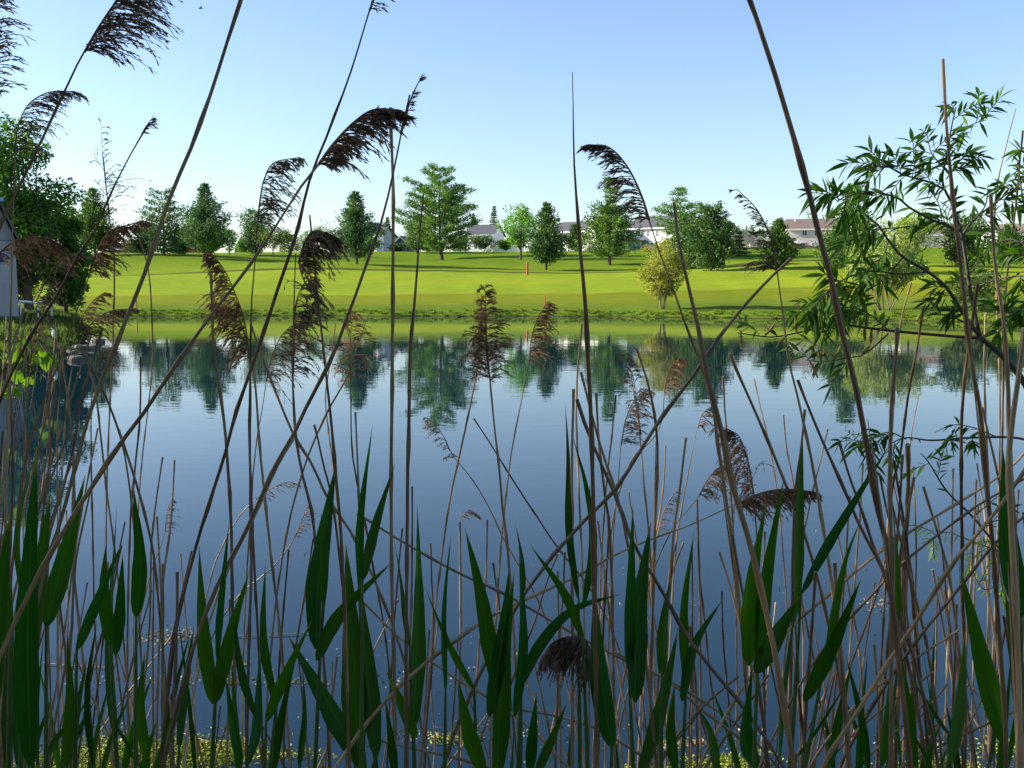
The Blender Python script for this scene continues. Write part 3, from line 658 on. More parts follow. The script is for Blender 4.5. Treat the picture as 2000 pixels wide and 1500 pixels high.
# ------------------------------------------------------------------ left bank: weeds, stones, egret, vines; far shore grass fringe
rng = np.random.default_rng(77)
def tufts(name, pts, h, n, mat, lb, seed, w=0.02, kind='stuff'):
    r = np.random.default_rng(seed); C = []; D_ = []; L = []
    for (x, y, z) in pts:
        k = int(n * r.uniform(.6, 1.4)); C.append(np.array([x, y, z]) + r.normal(size=(k, 3)) * np.array([h * .5, h * .4, 0.01]))
        D_.append(r.normal(size=(k, 3)) * .35 + np.array([0, 0, 1])); L.append(r.uniform(.5, 1.15, k) * h)
    C = np.concatenate(C); L = np.concatenate(L)
    o = leaves(name, C, np.concatenate(D_), L, w, mat, None, r, mid=.3); tag(o, lb, kind=kind); return o
pts = []
x = -30.0
while x < 40:
    if rng.uniform() < 0.8:
        y = Yfar(x) + rng.uniform(0.0, 0.9); pts.append((x, y, ground(x, y)))
    x += rng.uniform(0.03, 0.16)
tufts('shore_grass', pts, 0.16, 16, M['fringe'], 'uneven grass fringe along the far waterline', 3, w=0.05)
pts = []
for _ in range(900):
    y = rng.uniform(20, 62); x = Xleft(y) - abs(rng.normal()) * 1.6
    if 25 < y < 31.5 and x > Xleft(y) - 1.5: continue
    if ground(x, y) > 0.02: pts.append((x, y, ground(x, y)))
tufts('bank_weeds', pts, 0.30, 20, M['weed'], 'yellow green weeds covering the left bank', 4, w=0.05)
# stones at the left water edge
M['stone'] = simple('pale_stone', (0.20, 0.16, 0.12), (0.09, 0.075, 0.06), 5, 0.9, 0.5)
sl = ['flat pale stone slab below the egret', 'long flat stone slab right of the egret', 'grey slab lowest at the left water edge', 'small pale stone between two slabs at left', 'brown slab touching the water below the vine leaves', 'flat slab furthest right on the left bank']
for i, (px, py, w_, hh) in enumerate([(112, 679, 46, 8), (166, 681, 44, 8), (95, 716, 40, 9), (140, 692, 20, 8), (148, 704, 36, 8), (192, 668, 24, 6)]):
    D_ = 2 * F / (py - 556.0); c = P(px, py, D_); r = w_ / 2 * D_ / F
    q = MB(); n = 11; ring = []
    for lv, (s, z) in enumerate(((1.0, -.15), (1.03, .05), (.9, .11), (.5, .12))):
        ring.append([(c[0] + math.cos(k * 6.283 / n) * r * s * (1 + .16 * math.sin(k * 2.3 + i)), c[1] + math.sin(k * 6.283 / n) * r * .7 * s * (1 + .16 * math.cos(k * 1.7 + i)), z * (1 + .2 * math.sin(k + i))) for k in range(n)])
    base = len(q.v)
    for rg in ring: q.v += rg
    for lv in range(3):
        for k in range(n): q.f.append((lv * n + k, lv * n + (k + 1) % n, (lv + 1) * n + (k + 1) % n, (lv + 1) * n + k))
    q.f.append(tuple(3 * n + k for k in range(n)))
    o = q.build('stone_slab', M['stone']); tag(o, sl[i], 'stone', 'stone slabs at the left water edge')

# egret standing on the stones
D_ = 2 * F / (674 - 556.0); c = P(105, 674, D_); s = 27 * D_ / F       # total height
c = P(107, 676, 28.5); s = 30 * 28.5 / F; print('egret', c, Xleft(c[1]), ground(c[0], c[1])); eg = empty('egret', (c[0], c[1], ground(c[0], c[1]) + .12)); tag(eg, 'white egret standing hunched on the stones of the left bank', 'bird')
M['feather'] = simple('white_feathers', (0.82, 0.80, 0.68), (0.7, 0.68, 0.55), 20, 0.8)
M['beak'] = simple('yellow_beak', (0.5, 0.3, 0.04), (0.4, 0.24, 0.03), 10, 0.5); M['leg'] = simple('dark_leg', (0.05, 0.05, 0.03), (0.03, 0.03, 0.02), 10, 0.6)
q = MB(); pts = [(0.10, .04, .30), (.06, .02, .34), (.0, 0, .48), (-.02, 0, .62), (-.03, 0, .74), (-.035, -.01, .80), (-.02, -.02, .86), (-.04, -.03, .92), (-.08, -.04, .955), (-.13, -.045, .95)]
rad = [.01, .055, .13, .155, .12, .07, .045, .05, .055, .018]
q.tube([(x * s, y * s, z * s) for x, y, z in pts], [r * s for r in rad], 12); q.build('body', M['feather'], eg, True, True)
q = MB(); q.tube([(-.12 * s, -.045 * s, .95 * s), (-.27 * s, -.07 * s, .92 * s)], [.018 * s, .003 * s], 6); q.build('beak', M['beak'], eg, True)
for sg in (-1, 1):
    q = MB(); q.tube([(.0, sg * .05 * s, .40 * s), (.03 * s, sg * .05 * s, .22 * s), (.0, sg * .05 * s, .0)], [.022 * s, .014 * s, .012 * s], 6); q.tube([(0, sg * .05 * s, .005), (-.09 * s, sg * .06 * s, .005)], [.012 * s, .006 * s], 5); q.build('leg', M['leg'], eg, True)
# distant bird in the sky
b_ = P(393, 16, 60); q = MB()
q.tube([(b_[0] - .17, b_[1], b_[2] - .01), (b_[0] - .05, b_[1], b_[2]), (b_[0] + .12, b_[1], b_[2])], [.012, .045, .01], 6)
q.poly([(b_[0] - .06, b_[1], b_[2] + .02), (b_[0] + .05, b_[1], b_[2] + .02), (b_[0] + .09, b_[1] + .35, b_[2] + .07)]); q.poly([(b_[0] - .06, b_[1], b_[2] + .02), (b_[0] + .09, b_[1] - .35, b_[2] + .06), (b_[0] + .05, b_[1], b_[2] + .02)])
o = q.build('flying_bird', M['leg']); tag(o, 'tiny dark bird flying high in the sky at upper left', 'bird')

# vines with big lobed leaves at left
def vine(px, py, D_, n, r_px, s_px, lb, seed):
    r = np.random.default_rng(seed); c = P(px, py, D_)
    root = empty('grape_vine', (c[0], D_, min(ground(c[0], D_), c[2]))); tag(root, lb, 'vine', 'vines on the left bank')
    st = MB(); lf = MB()
    for k in range(n):
        p = P(px + r.normal() * r_px, py + r.normal() * r_px * .7, D_ + r.normal() * .25); s = s_px * D_ / F * r.uniform(.7, 1.2)
        u = nrm(np.array([1, r.normal() * .5, r.normal() * .4])); w = nrm(np.array([r.normal() * .2, -.5 + r.normal() * .4, 1.0])); w = nrm(w - u * np.dot(u, w)); nn = np.cross(u, w)
        ring = [(0, -.25), (.25, -.55), (.5, -.3), (.62, .05), (.42, .18), (.5, .5), (.2, .42), (0, .75), (-.2, .42), (-.5, .5), (-.42, .18), (-.62, .05), (-.5, -.3), (-.25, -.55)]
        base = len(lf.v); lf.v.append(tuple(p)); lf.v += [tuple(p + s * (a * u + b * w + .25 * abs(a) * nn)) for a, b in ring]
        for i in range(14): lf.f.append((base, base + 1 + i, base + 1 + (i + 1) % 14))
        rt = np.array([c[0] + r.normal() * .2, D_, root.location.z]); st.tube([rt, (rt + p) / 2 + np.array([.1, 0, .15]), p], .008, 4, False)
    st.build('stem', M['bark_pale'], root); lf.build('leaves', M['vine'], root)
vine(92, 700, 18, 5, 15, 26, 'bright grape vine leaves before the stone slabs', 1)
vine(30, 750, 12, 10, 26, 24, 'vine leaves spreading at the left edge over the water', 2)
vine(15, 700, 16, 6, 18, 18, 'yellow green vine leaves at the far left bank', 3)

# ------------------------------------------------------------------ reeds
def mat_stalk():
    m, t, out = mk('dry_reed'); b = node(t, 'ShaderNodeBsdfPrincipled', Roughness=0.55); b.inputs['Specular IOR Level'].default_value = 0.35
    oi = t.nodes.new('ShaderNodeObjectInfo'); g = t.nodes.new('ShaderNodeNewGeometry')
    mp = t.nodes.new('ShaderNodeMapping'); mp.inputs['Scale'].default_value = (22, 22, 5); t.links.new(g.outputs['Position'], mp.inputs[0])
    nz = node(t, 'ShaderNodeTexNoise', Scale=1.0, Detail=4.0, Roughness=0.7); t.links.new(mp.outputs[0], nz.inputs['Vector'])
    c1 = ramp(t, oi.outputs['Random'], [(0.0, (0.30, 0.19, 0.10)), (0.25, (0.13, 0.07, 0.04)), (0.6, (0.40, 0.28, 0.165)), (1.0, (0.11, 0.07, 0.05))])
    v = ramp(t, nz.outputs[0], [(0.3, (0.4, 0.35, 0.35)), (0.55, (1, 1, 1)), (0.75, (1.5, 1.45, 1.3))])
    t.links.new(mixc(t, 0.9, c1, v, 'MULTIPLY'), b.inputs['Base Color']); t.links.new(b.outputs[0], out.inputs[0]); return m
M['stalk'] = mat_stalk()
def mat_plume(name, c1, c2): return foliage(name, tuple(v * .6 for v in c1), c1, c2, 30, 0.5, 0.8, (1.2, 1.0, .8))
M['plume_dark'] = mat_plume('dark_seed_plume', (0.24, 0.165, 0.125), (0.44, 0.31, 0.23))
M['plume_brown'] = mat_plume('brown_seed_plume', (0.34, 0.20, 0.12), (0.56, 0.37, 0.24))
M['plume_grey'] = mat_plume('grey_seed_plume', (0.24, 0.17, 0.13), (0.42, 0.32, 0.24))
def mat_blade():
    m, t, out = mk('reed_blade'); b = node(t, 'ShaderNodeBsdfPrincipled', Roughness=0.5); b.inputs['Specular IOR Level'].default_value = 0.18
    uv = t.nodes.new('ShaderNodeUVMap'); uv.uv_map = 'UVMap'; sx = t.nodes.new('ShaderNodeSeparateXYZ'); t.links.new(uv.outputs[0], sx.inputs[0])
    mp = t.nodes.new('ShaderNodeMapping'); mp.inputs['Scale'].default_value = (26, 1.6, 1); t.links.new(uv.outputs[0], mp.inputs[0])
    nz = node(t, 'ShaderNodeTexNoise', Scale=1.0, Detail=3.0); t.links.new(mp.outputs[0], nz.inputs['Vector'])
    oi = t.nodes.new('ShaderNodeObjectInfo')
    c0 = ramp(t, oi.outputs['Random'], [(0, (0.004, 0.026, 0.004)), (.35, (0.022, 0.066, 0.006)), (.7, (0.006, 0.040, 0.007)), (1, (0.010, 0.052, 0.022))])
    v = ramp(t, nz.outputs[0], [(.3, (.65, .7, .65)), (.7, (1.35, 1.3, 1.2))]); c = mixc(t, .8, c0, v, 'MULTIPLY')
    rib = ramp(t, sx.outputs[0], [(.44, (0, 0, 0)), (.49, (1, 1, 1)), (.51, (1, 1, 1)), (.56, (0, 0, 0))])
    c = mixc(t, rib, c, (0.02, 0.06, 0.018))
    tip = ramp(t, sx.outputs[1], [(.90, (0, 0, 0)), (.985, (1, 1, 1))]); c = mixc(t, tip, c, (0.16, 0.11, 0.04))
    t.links.new(c, b.inputs['Base Color'])
    tr = t.nodes.new('ShaderNodeBsdfTranslucent'); t.links.new(mixc(t, 1.0, c, (3.0, 3.4, .5), 'MULTIPLY'), tr.inputs[0])
    mx = t.nodes.new('ShaderNodeMixShader'); mx.inputs[0].default_value = .33; t.links.new(b.outputs[0], mx.inputs[1]); t.links.new(tr.outputs[0], mx.inputs[2]); t.links.new(mx.outputs[0], out.inputs[0]); return m
M['blade'] = mat_blade()
M['green_stem'] = simple('green_reed_stem', (0.06, 0.12, 0.025), (0.035, 0.08, 0.02), 30, .5)

LM = [(15, 'grey barn'), (100, 'bank tree'), (186, 'leftmost pine'), (250, 'pale low tree'), (320, 'layered spruce'), (405, 'bluish pine'), (500, 'rounded evergreen'), (545, 'crabapple'), (625, 'pale airy tree'), (697, 'broad cone pine'),
      (770, 'navy shed'), (863, 'tall white pine'), (962, 'sparse spruce'), (1017, 'lime maple'), (1066, 'dark trunked pine'), (1125, 'left white house'), (1190, 'long leader pine'), (1250, 'long white house'),
      (1296, 'yellow willow bush'), (1380, 'rounded dark pine'), (1443, 'blue spruce'), (1519, 'small cone pine'), (1585, 'tan house'), (1655, 'tall right pine'), (1728, 'pale willow clump'), (1810, 'pale blossoming tree'), (1885, 'dark round evergreen'), (1960, 'right edge evergreen')]
def landmark(x): return min(LM, key=lambda q: abs(q[0] - x))[1]
def band(y):
    return 'high in the sky' if y < 300 else 'against the treeline' if y < 480 else 'against the lawn' if y < 615 else 'over the reflections' if y < 770 else 'over open water' if y < 1020 else 'amid green blades' if y < 1250 else 'near the bottom'
PEND = {}
def queue_label(o, text, x):
    PEND.setdefault(text, []).append((x, o))
ORD = ['first', 'second', 'third', 'fourth', 'fifth', 'sixth', 'seventh', 'eighth', 'ninth', 'tenth', 'eleventh', 'twelfth', 'thirteenth', 'fourteenth', 'fifteenth', 'sixteenth']
def flush_labels():
    for text, l in PEND.items():
        l.sort(key=lambda q: q[0])
        for i, (x, o) in enumerate(l):
            if len(l) == 1: tag(o, text)
            elif len(l) == 2: tag(o, text + (', left one' if i == 0 else ', right one'))
            else: tag(o, text + ', ' + ORD[i] + ' from left')

def catmull(pts, per=6):
    pts = [np.array(p, float) for p in pts]
    if len(pts) == 2: return [pts[0] + (pts[1] - pts[0]) * t for t in np.linspace(0, 1, per + 1)]
    out = []
    ext = [2 * pts[0] - pts[1]] + pts + [2 * pts[-1] - pts[-2]]
    for i in range(1, len(ext) - 2):
        p0, p1, p2, p3 = ext[i - 1:i + 3]
        for k in range(per):
            t = k / per
            out.append(.5 * ((2 * p1) + (-p0 + p2) * t + (2 * p0 - 5 * p1 + 4 * p2 - p3) * t * t + (-p0 + 3 * p1 - 3 * p2 + p3) * t ** 3))
    out.append(pts[-1]); return out

def plume(root, axis, Y, droop, Lpx, n, mat, seed, fwd=0.45, spk=1.0, two=False, name='seed_plume'):
    """axis: px points from the plume's foot to its tip; branchlets sweep towards droop and hang"""
    r = np.random.default_rng(seed); ax = catmull([P(x, y, Y) for x, y in axis], 8); m = len(ax); k = Y / F
    dr = nrm(np.array([droop[0], 0.0, -droop[1]])); V = []; Q = []
    mb = MB(); mb.tube(ax, [0.0016 * (1 - i / m) + .0005 for i in range(m)], 4, False)
    C = []; D_ = []; L_ = []
    total = int(n * 1.15)
    for i in range(total):
        t = (i + r.uniform()) / total; j = min(m - 2, int(t * (m - 1))); p = ax[j] + (ax[j + 1] - ax[j]) * (t * (m - 1) - j); tan = nrm(ax[j + 1] - ax[j])
        L = Lpx * k * (0.45 + 0.75 * math.sin(min(1, t * 1.15 + .12) * math.pi) ** .7) * r.uniform(.35, 1.15)
        s = dr * (1 if not two or r.uniform() < .5 else -1) if not two else nrm(np.array([dr[0] * (1 if r.uniform() < .5 else -1), 0, dr[2]]))
        d = nrm(tan * (fwd + r.uniform(-.1, .35)) + s * r.uniform(.35, .9) + np.array([0, r.normal() * .34, 0]) + r.normal(size=3) * .11)
        hang = nrm(dr * .6 + np.array([0, 0, -0.55]) + r.normal(size=3) * .1)
        pts = [p]; q = p.copy(); ns = 7
        for a in range(ns):
            w = (a / ns) ** 1.3 * .75
            dd = nrm(d * (1 - w) + hang * w); q = q + dd * L / ns; pts.append(q.copy())
            for _ in range(max(1, int(2.2 * spk + r.uniform()))):
                C.append(q - dd * L / ns * r.uniform()); D_.append(dd + r.normal(size=3) * .17 + np.array([0, 0, -.06])); L_.append(r.uniform(.006, .0125) * (0.8 + Y * .12))
        mb.tube(pts, [.0008, .0007, .0007, .0006, .0006, .0005, .0004, .0003], 3, False)
        for _ in range(2 if spk > .55 else 1):
            a = int(r.integers(1, 6)); q = pts[a].copy(); base = nrm(pts[a + 1] - pts[a]); dd = nrm(base + r.normal(size=3) * .24); tw = [q.copy()]; l2 = L * r.uniform(.2, .42)
            for _k in range(4):
                dd = nrm(dd + np.array([0, 0, -.10]) + r.normal(size=3) * .06); q = q + dd * l2 / 4; tw.append(q.copy())
                for _j in range(2): C.append(q - dd * l2 / 4 * r.uniform()); D_.append(dd + r.normal(size=3) * .2); L_.append(r.uniform(.005, .011) * (0.8 + Y * .12))
            mb.tube(tw, .0004, 3, False)
    C = np.array(C); L_ = np.array(L_)
    st = mb.build(name, mat, root)
    sp = leaves('spikelets', C, np.array(D_), L_, L_ * .18, mat, st, r)
    return st

NR = [0]
def reed(pts, w, pan=None, Y=None, label=None, leaf=None, cat='reed', group='dry reed stalks on the near bank', taper=None, look=None):
    """pts: pixel points from tip to foot"""
    NR[0] += 1; sd = NR[0] * 7 + 3; r = random.Random(sd)
    if Y is None: Y = min(3.7, max(1.25, 13.0 / w)) * r.uniform(.95, 1.05)
    rad = w * .43 * Y / F
    # stalks lean in depth too: the foot stands a little nearer or farther than the tip
    dY = r.uniform(-.12, .22) * Y
    ymin, ymax = pts[0][1], max(p[1] for p in pts)
    W = [P(x, y, Y + dY * (y - ymin) / max(300.0, ymax - ymin) * .5) for x, y in pts]
    C = catmull(W, 6)
    d = nrm(C[-1] - C[-2]); p = C[-1].copy()
    for _ in range(60):
        if p[2] < ground(p[0], p[1]) - .05: break
        d = nrm(d * .85 + np.array([0, 0, -1]) * .15); p = p + d * .08; C.append(p.copy())
    # resample evenly, add nodes
    seg = [0.0]
    for i in range(1, len(C)): seg.append(seg[-1] + np.linalg.norm(C[i] - C[i - 1]))
    tot = seg[-1]; n = max(6, int(tot / .035)); A = np.array(C); u = np.linspace(0, tot, n)
    Rp = np.stack([np.interp(u, seg, A[:, i]) for i in range(3)], 1)
    wob = np.cumsum(np.array([[r.gauss(0, 1), r.gauss(0, 1) * .5, 0] for _ in range(n)]), 0); wob -= np.linspace(0, 1, n)[:, None] * wob[-1]
    Rp = Rp + wob * .00035
    tp = (0.35 if pan else 0.75) if taper is None else taper
    nodeL = r.uniform(.13, .2); radii = []
    for i in range(n):
        q = rad * (tp + (1 - tp) * min(1, u[i] / (.45 if pan else .3))); 
        ph = (u[i] % nodeL); 
        if ph < .036: q *= 1.38
        radii.append(q)
    pts_all = list(Rp); b0 = Rp[-1]
    root = empty('dry_reed', (b0[0], b0[1], b0[2])); 
    mb = MB(); mb.tube(pts_all, radii, 6); mb.build('stalk', M['stalk'], root, smooth_=False)
    if leaf or (leaf is None and w > 6 and r.random() < .6):
        # torn papery sheath along one node
        i0 = int(n * r.uniform(.1, .5)); a = Rp[i0]; b = Rp[min(n - 1, i0 + 5)]; sh = MB(); off = np.array([rad * 1.1, -rad * .4, 0]) * r.choice((-1, 1))
        sh.tube([b + off * .2, (a + b) / 2 + off * .8, a + off * 1.5 + (a - b) * .25], [rad * .9, rad * .7, .0004], 4, False); sh.build('sheath', M['stalk'], root)
    if pan:
        for j, q in enumerate(pan if isinstance(pan, list) else [pan]):
            plume(root, q['ax'], Y, q['d'], q['L'], q['n'], M['plume_' + q.get('m', 'dark')], sd + j, q.get('f', .45), q.get('s', 1.0), q.get('two', False))
    x, y = pts[0]
    if pan: q0 = pan[0] if isinstance(pan, list) else pan; x, y = q0['ax'][-1]
    tag(root, None, cat, group)
    if label: tag(root, label)
    else:
        x2 = pts[-1][0]; dy = max(40, pts[-1][1] - pts[0][1]); sl_ = (pts[0][0] - x2) / dy
        lean = 'upright' if abs(sl_) < .08 else ('leaning' if abs(sl_) < .45 else 'steeply slanted') + (' right' if sl_ > 0 else ' left')
        th = 'thick' if w >= 8.5 else 'slim' if w >= 5 else 'thin'
        if pan: t_ = f'{th} plumed reed {lean}, plume {band(y)} at {landmark(x)}'
        elif y > 615: t_ = f'{th} reed {lean}, tip {band(y)} below {landmark(x)}'
        else: t_ = f'{th} reed {lean}, tip {band(y)} by {landmark(x)}'
        queue_label(root, t_, x)
    return root

# --- traced main reeds
reed([(228, 0), (196, 50), (165, 100), (128, 175), (72, 293), (35, 370), (0, 440), (-55, 580), (-110, 800)], 9, pan={'ax': [(165, 102), (196, 48), (235, -8), (275, -50)], 'd': (.75, .5), 'L': 118, 'n': 95}, label='tall reed leaning right with the large dark plume at upper left')
reed([(478, -25), (470, 0), (436, 105), (400, 215), (360, 320), (330, 390), (276, 550), (222, 685), (195, 755), (171, 820), (144, 920), (123, 1000), (90, 1110), (60, 1250), (45, 1450)], 10, label='thick bare reed leaning right and leaving the top edge at left')
reed([(727, 0), (683, 140), (640, 258), (605, 350), (580, 450), (547, 550), (517, 640), (485, 735), (460, 805), (443, 870), (423, 935), (400, 1010), (380, 1080), (350, 1200), (330, 1350)], 8.5, pan={'ax': [(722, 20), (732, -5), (742, -25)], 'd': (.9, .3), 'L': 28, 'n': 7, 's': .5}, label='long bare reed leaning right, reaching the top edge left of centre')
reed([(625, 318), (600, 347), (500, 500), (420, 608), (345, 712), (270, 825), (237, 865), (195, 930), (165, 975), (100, 1080), (40, 1190)], 10.5, pan={'ax': [(622, 322), (650, 283), (690, 240), (730, 214), (778, 214)], 'd': (.75, .62), 'L': 78, 'n': 95}, label='slanting thick reed ending in the dense arched plume left of centre')
reed([(763, 210), (764, 260), (768, 350), (770, 480), (768, 720), (765, 900), (766, 1100), (770, 1300), (772, 1500)], 8.5, label='upright bare reed with blunt broken top left of centre')
reed([(800, 185), (785, 250), (770, 330), (745, 430), (715, 515), (703, 550), (677, 620), (647, 700), (600, 790), (573, 850), (540, 905), (515, 960), (477, 1043), (430, 1130), (390, 1230)], 9, pan={'ax': [(783, 262), (792, 225), (806, 185), (824, 148)], 'd': (.3, -.6), 'L': 16, 'n': 7, 'm': 'grey', 's': .3, 'f': 1.4}, label='long reed with wispy tip crossing behind the blunt upright reed')
reed([(827, 380), (820, 450), (808, 600), (800, 690), (798, 800), (795, 900), (793, 1050), (792, 1250)], 8.5, label='upright pointed broken reed just left of the tall white pine', taper=.4)
reed([(1118, 140), (1119, 230), (1121, 330), (1128, 430), (1135, 520), (1143, 620), (1147, 700), (1152, 800), (1155, 950), (1160, 1150)], 10.5, taper=.12, label='tall tapering reed standing before the left white house')
reed([(1455, -25), (1465, 0), (1500, 100), (1540, 230), (1580, 370), (1610, 490), (1627, 550), (1647, 650), (1673, 750), (1692, 850), (1713, 980), (1730, 1045), (1748, 1200), (1765, 1350), (1780, 1500)], 12.5, taper=.8, label='thickest dark reed leaning left and leaving the top edge at right')
reed([(1842, 115), (1850, 250), (1862, 380), (1878, 520), (1890, 640), (1900, 720), (1915, 800), (1925, 900), (1932, 1000), (1950, 1200)], 9.5, taper=.5, label='tall pointed reed rising through the willow branches at right')
reed([(1262, 412), (1275, 450), (1292, 500), (1310, 550), (1333, 620), (1363, 700), (1380, 750), (1393, 810), (1400, 867), (1407, 910), (1417, 983), (1427, 1043), (1440, 1150)], 8, pan={'ax': [(1268, 430), (1252, 380), (1225, 325), (1190, 288), (1150, 282)], 'd': (-.8, .35), 'L': 60, 'n': 55, 's': .8}, label='reed with dark arched plume drooping left over the long white house')
reed([(1316, 395), (1325, 470), (1343, 550), (1367, 650), (1387, 750), (1413, 850), (1433, 950), (1463, 1047), (1490, 1150)], 13, taper=.4, label='thick pale brown reed with snapped top at the ragged tall pine')
reed([(1545, 505), (1515, 532), (1450, 600), (1397, 668), (1350, 740), (1290, 820), (1240, 900), (1200, 960), (1150, 1010), (1085, 1080)], 8, label='reed slanting strongly right, crossing the thick snapped reed at right')
reed([(1517, 530), (1530, 620), (1540, 700), (1555, 765), (1575, 850), (1590, 920), (1605, 1010), (1625, 1130)], 7.5, pan=[{'ax': [(1517, 530), (1510, 480), (1495, 440), (1475, 405), (1440, 370)], 'd': (-.8, .15), 'L': 40, 'n': 18, 's': .5, 'm': 'grey'}, {'ax': [(1517, 528), (1500, 515), (1470, 510)], 'd': (-.8, .3), 'L': 40, 'n': 8, 's': .6, 'm': 'grey'}], label='reed with narrow grey plume curling left before the cream house')
reed([(502, 440), (497, 520), (490, 600), (488, 700), (487, 850), (492, 1000), (500, 1150)], 6.5, pan={'ax': [(503, 435), (508, 390), (516, 350), (535, 318), (585, 307)], 'd': (.65, .75), 'L': 62, 'n': 55}, label='upright reed with arched dark plume above the rounded evergreen')
reed([(487, 690), (490, 780), (488, 900), (488, 1000), (490, 1100), (485, 1300)], 7, pan=[{'ax': [(487, 700), (478, 630), (462, 580), (440, 530), (412, 492)], 'd': (-.35, .8), 'L': 66, 'n': 85, 'm': 'brown'}, {'ax': [(487, 690), (470, 630), (445, 600), (420, 590)], 'd': (-.5, .8), 'L': 60, 'n': 30, 'm': 'brown'}], label='reddish brown plumed reed before the lawn left of centre')
reed([(412, 535), (415, 600), (418, 680), (430, 765), (440, 850), (448, 950), (452, 1050), (456, 1200)], 7.5)
reed([(605, 420), (612, 500), (620, 580), (628, 650), (640, 760), (650, 860), (657, 950), (665, 1050), (672, 1200)], 8.5, pan=[{'ax': [(583, 515), (597, 470), (618, 450), (655, 462)], 'd': (.35, .9), 'L': 72, 'n': 60}, {'ax': [(622, 590), (600, 560), (585, 520), (590, 490)], 'd': (.55, .85), 'L': 62, 'n': 30, 'm': 'grey'}], label='snapped reed with twin dark plumes at the pale airy tree')
reed([(578, 495), (575, 600), (572, 700), (575, 830), (590, 930), (608, 1000), (618, 1100)], 7, pan=[{'ax': [(574, 640), (577, 600), (590, 560), (610, 540)], 'd': (.6, .8), 'L': 66, 'n': 30, 'm': 'grey'}, {'ax': [(573, 730), (574, 680), (578, 630), (600, 600)], 'd': (.75, .6), 'L': 62, 'n': 30, 'm': 'grey'}])
reed([(520, 743), (512, 800), (503, 850), (493, 943), (490, 1010), (480, 1150)], 4.5, pan={'ax': [(520, 745), (530, 700), (550, 655), (575, 632)], 'd': (.45, .8), 'L': 72, 'n': 50, 'm': 'grey'})
reed([(683, 690), (685, 780), (687, 880), (700, 960), (720, 1060), (745, 1200)], 5, pan={'ax': [(683, 745), (683, 690), (686, 640), (693, 610)], 'd': (.6, .35), 'L': 44, 'n': 42, 'm': 'brown', 'two': True})
reed([(30, 290), (25, 400), (20, 600), (15, 800), (10, 1000), (12, 1200)], 6, pan={'ax': [(28, 300), (35, 250), (55, 205), (95, 180), (145, 178)], 'd': (.8, .55), 'L': 74, 'n': 55, 'm': 'dark'}, label='reed with feathery plume above the grey barn at left')
reed([(-18, 180), (-25, 400), (-30, 700), (-40, 1000)], 7, pan={'ax': [(-18, 190), (-20, 120), (-18, 60), (-12, 0), (0, -40)], 'd': (.9, .3), 'L': 62, 'n': 46}, label='reed at the left edge with plume cut by the frame')
reed([(200, 300), (205, 330), (212, 420), (222, 500), (222, 620), (218, 750), (212, 900)], 4, pan=[{'ax': [(212, 410), (205, 350), (200, 300), (197, 240)], 'd': (.7, -.15), 'L': 44, 'n': 17, 's': .35, 'm': 'grey', 'two': True}, {'ax': [(214, 420), (208, 370), (206, 345)], 'd': (.85, .2), 'L': 72, 'n': 16, 's': .5, 'm': 'brown'}], label='thin reed with sparse open plume above the leftmost pine')
reed([(292, 240), (277, 263), (237, 335), (208, 395), (187, 447), (160, 487), (115, 570), (88, 613), (53, 670), (10, 760), (-40, 880)], 7, pan={'ax': [(277, 263), (285, 248), (298, 230)], 'd': (.9, .1), 'L': 20, 'n': 7, 's': .3, 'f': 1.0, 'm': 'grey'}, label='pale sunlit reed slanting right above the leftmost pine')
reed([(-5, 495), (-45, 560), (-70, 700)], 6, pan={'ax': [(-5, 497), (30, 470), (70, 462), (105, 470), (130, 488)], 'd': (.45, .8), 'L': 66, 'n': 60, 'm': 'brown'}, label='russet arched plume in front of the grey barn')
reed([(181, 515), (165, 570), (149, 610), (140, 650), (115, 710), (80, 800), (50, 900), (30, 1050)], 6.5, pan={'ax': [(175, 530), (190, 490), (215, 452), (280, 430)], 'd': (.75, .7), 'L': 52, 'n': 70, 'm': 'brown'}, label='reed with brown plume arching right before the leftmost pine')
reed([(95, 540), (60, 595), (40, 680), (20, 800)], 4.5, pan={'ax': [(70, 590), (95, 540), (120, 505), (160, 492)], 'd': (.4, .8), 'L': 46, 'n': 32, 'm': 'grey'})
reed([(160, 625), (145, 670), (120, 740), (100, 860), (85, 1000)], 4.5, pan={'ax': [(150, 650), (165, 610), (185, 585), (205, 570)], 'd': (.9, .4), 'L': 34, 'n': 22, 'm': 'brown'})
reed([(165, 650), (145, 700), (130, 800), (120, 950)], 4.5, pan={'ax': [(160, 665), (180, 630), (215, 608), (262, 602)], 'd': (.7, .75), 'L': 46, 'n': 46, 'm': 'grey'})
reed([(190, 690), (180, 760), (178, 850), (180, 1000)], 4, pan={'ax': [(190, 730), (196, 700), (206, 682), (222, 676)], 'd': (.5, .8), 'L': 40, 'n': 26, 'm': 'grey'})
reed([(70, 660), (62, 700), (50, 800), (45, 950)], 4, pan={'ax': [(62, 690), (60, 640), (75, 590), (95, 570)], 'd': (.4, .75), 'L': 52, 'n': 40, 'm': 'grey'})
reed([(272, 465), (290, 530), (297, 620), (298, 720), (290, 800), (278, 900), (270, 1000), (262, 1150)], 3.4)
reed([(275, 697), (274, 800), (265, 900), (255, 1000), (250, 1150)], 5)
reed([(168, 694), (210, 781), (240, 865), (258, 919), (282, 997), (300, 1080), (312, 1200)], 6)
reed([(233, 840), (245, 900), (255, 970), (262, 1040), (270, 1180)], 5)
reed([(157, 675), (167, 700), (185, 760), (195, 840), (205, 940), (220, 1050)], 4.5)
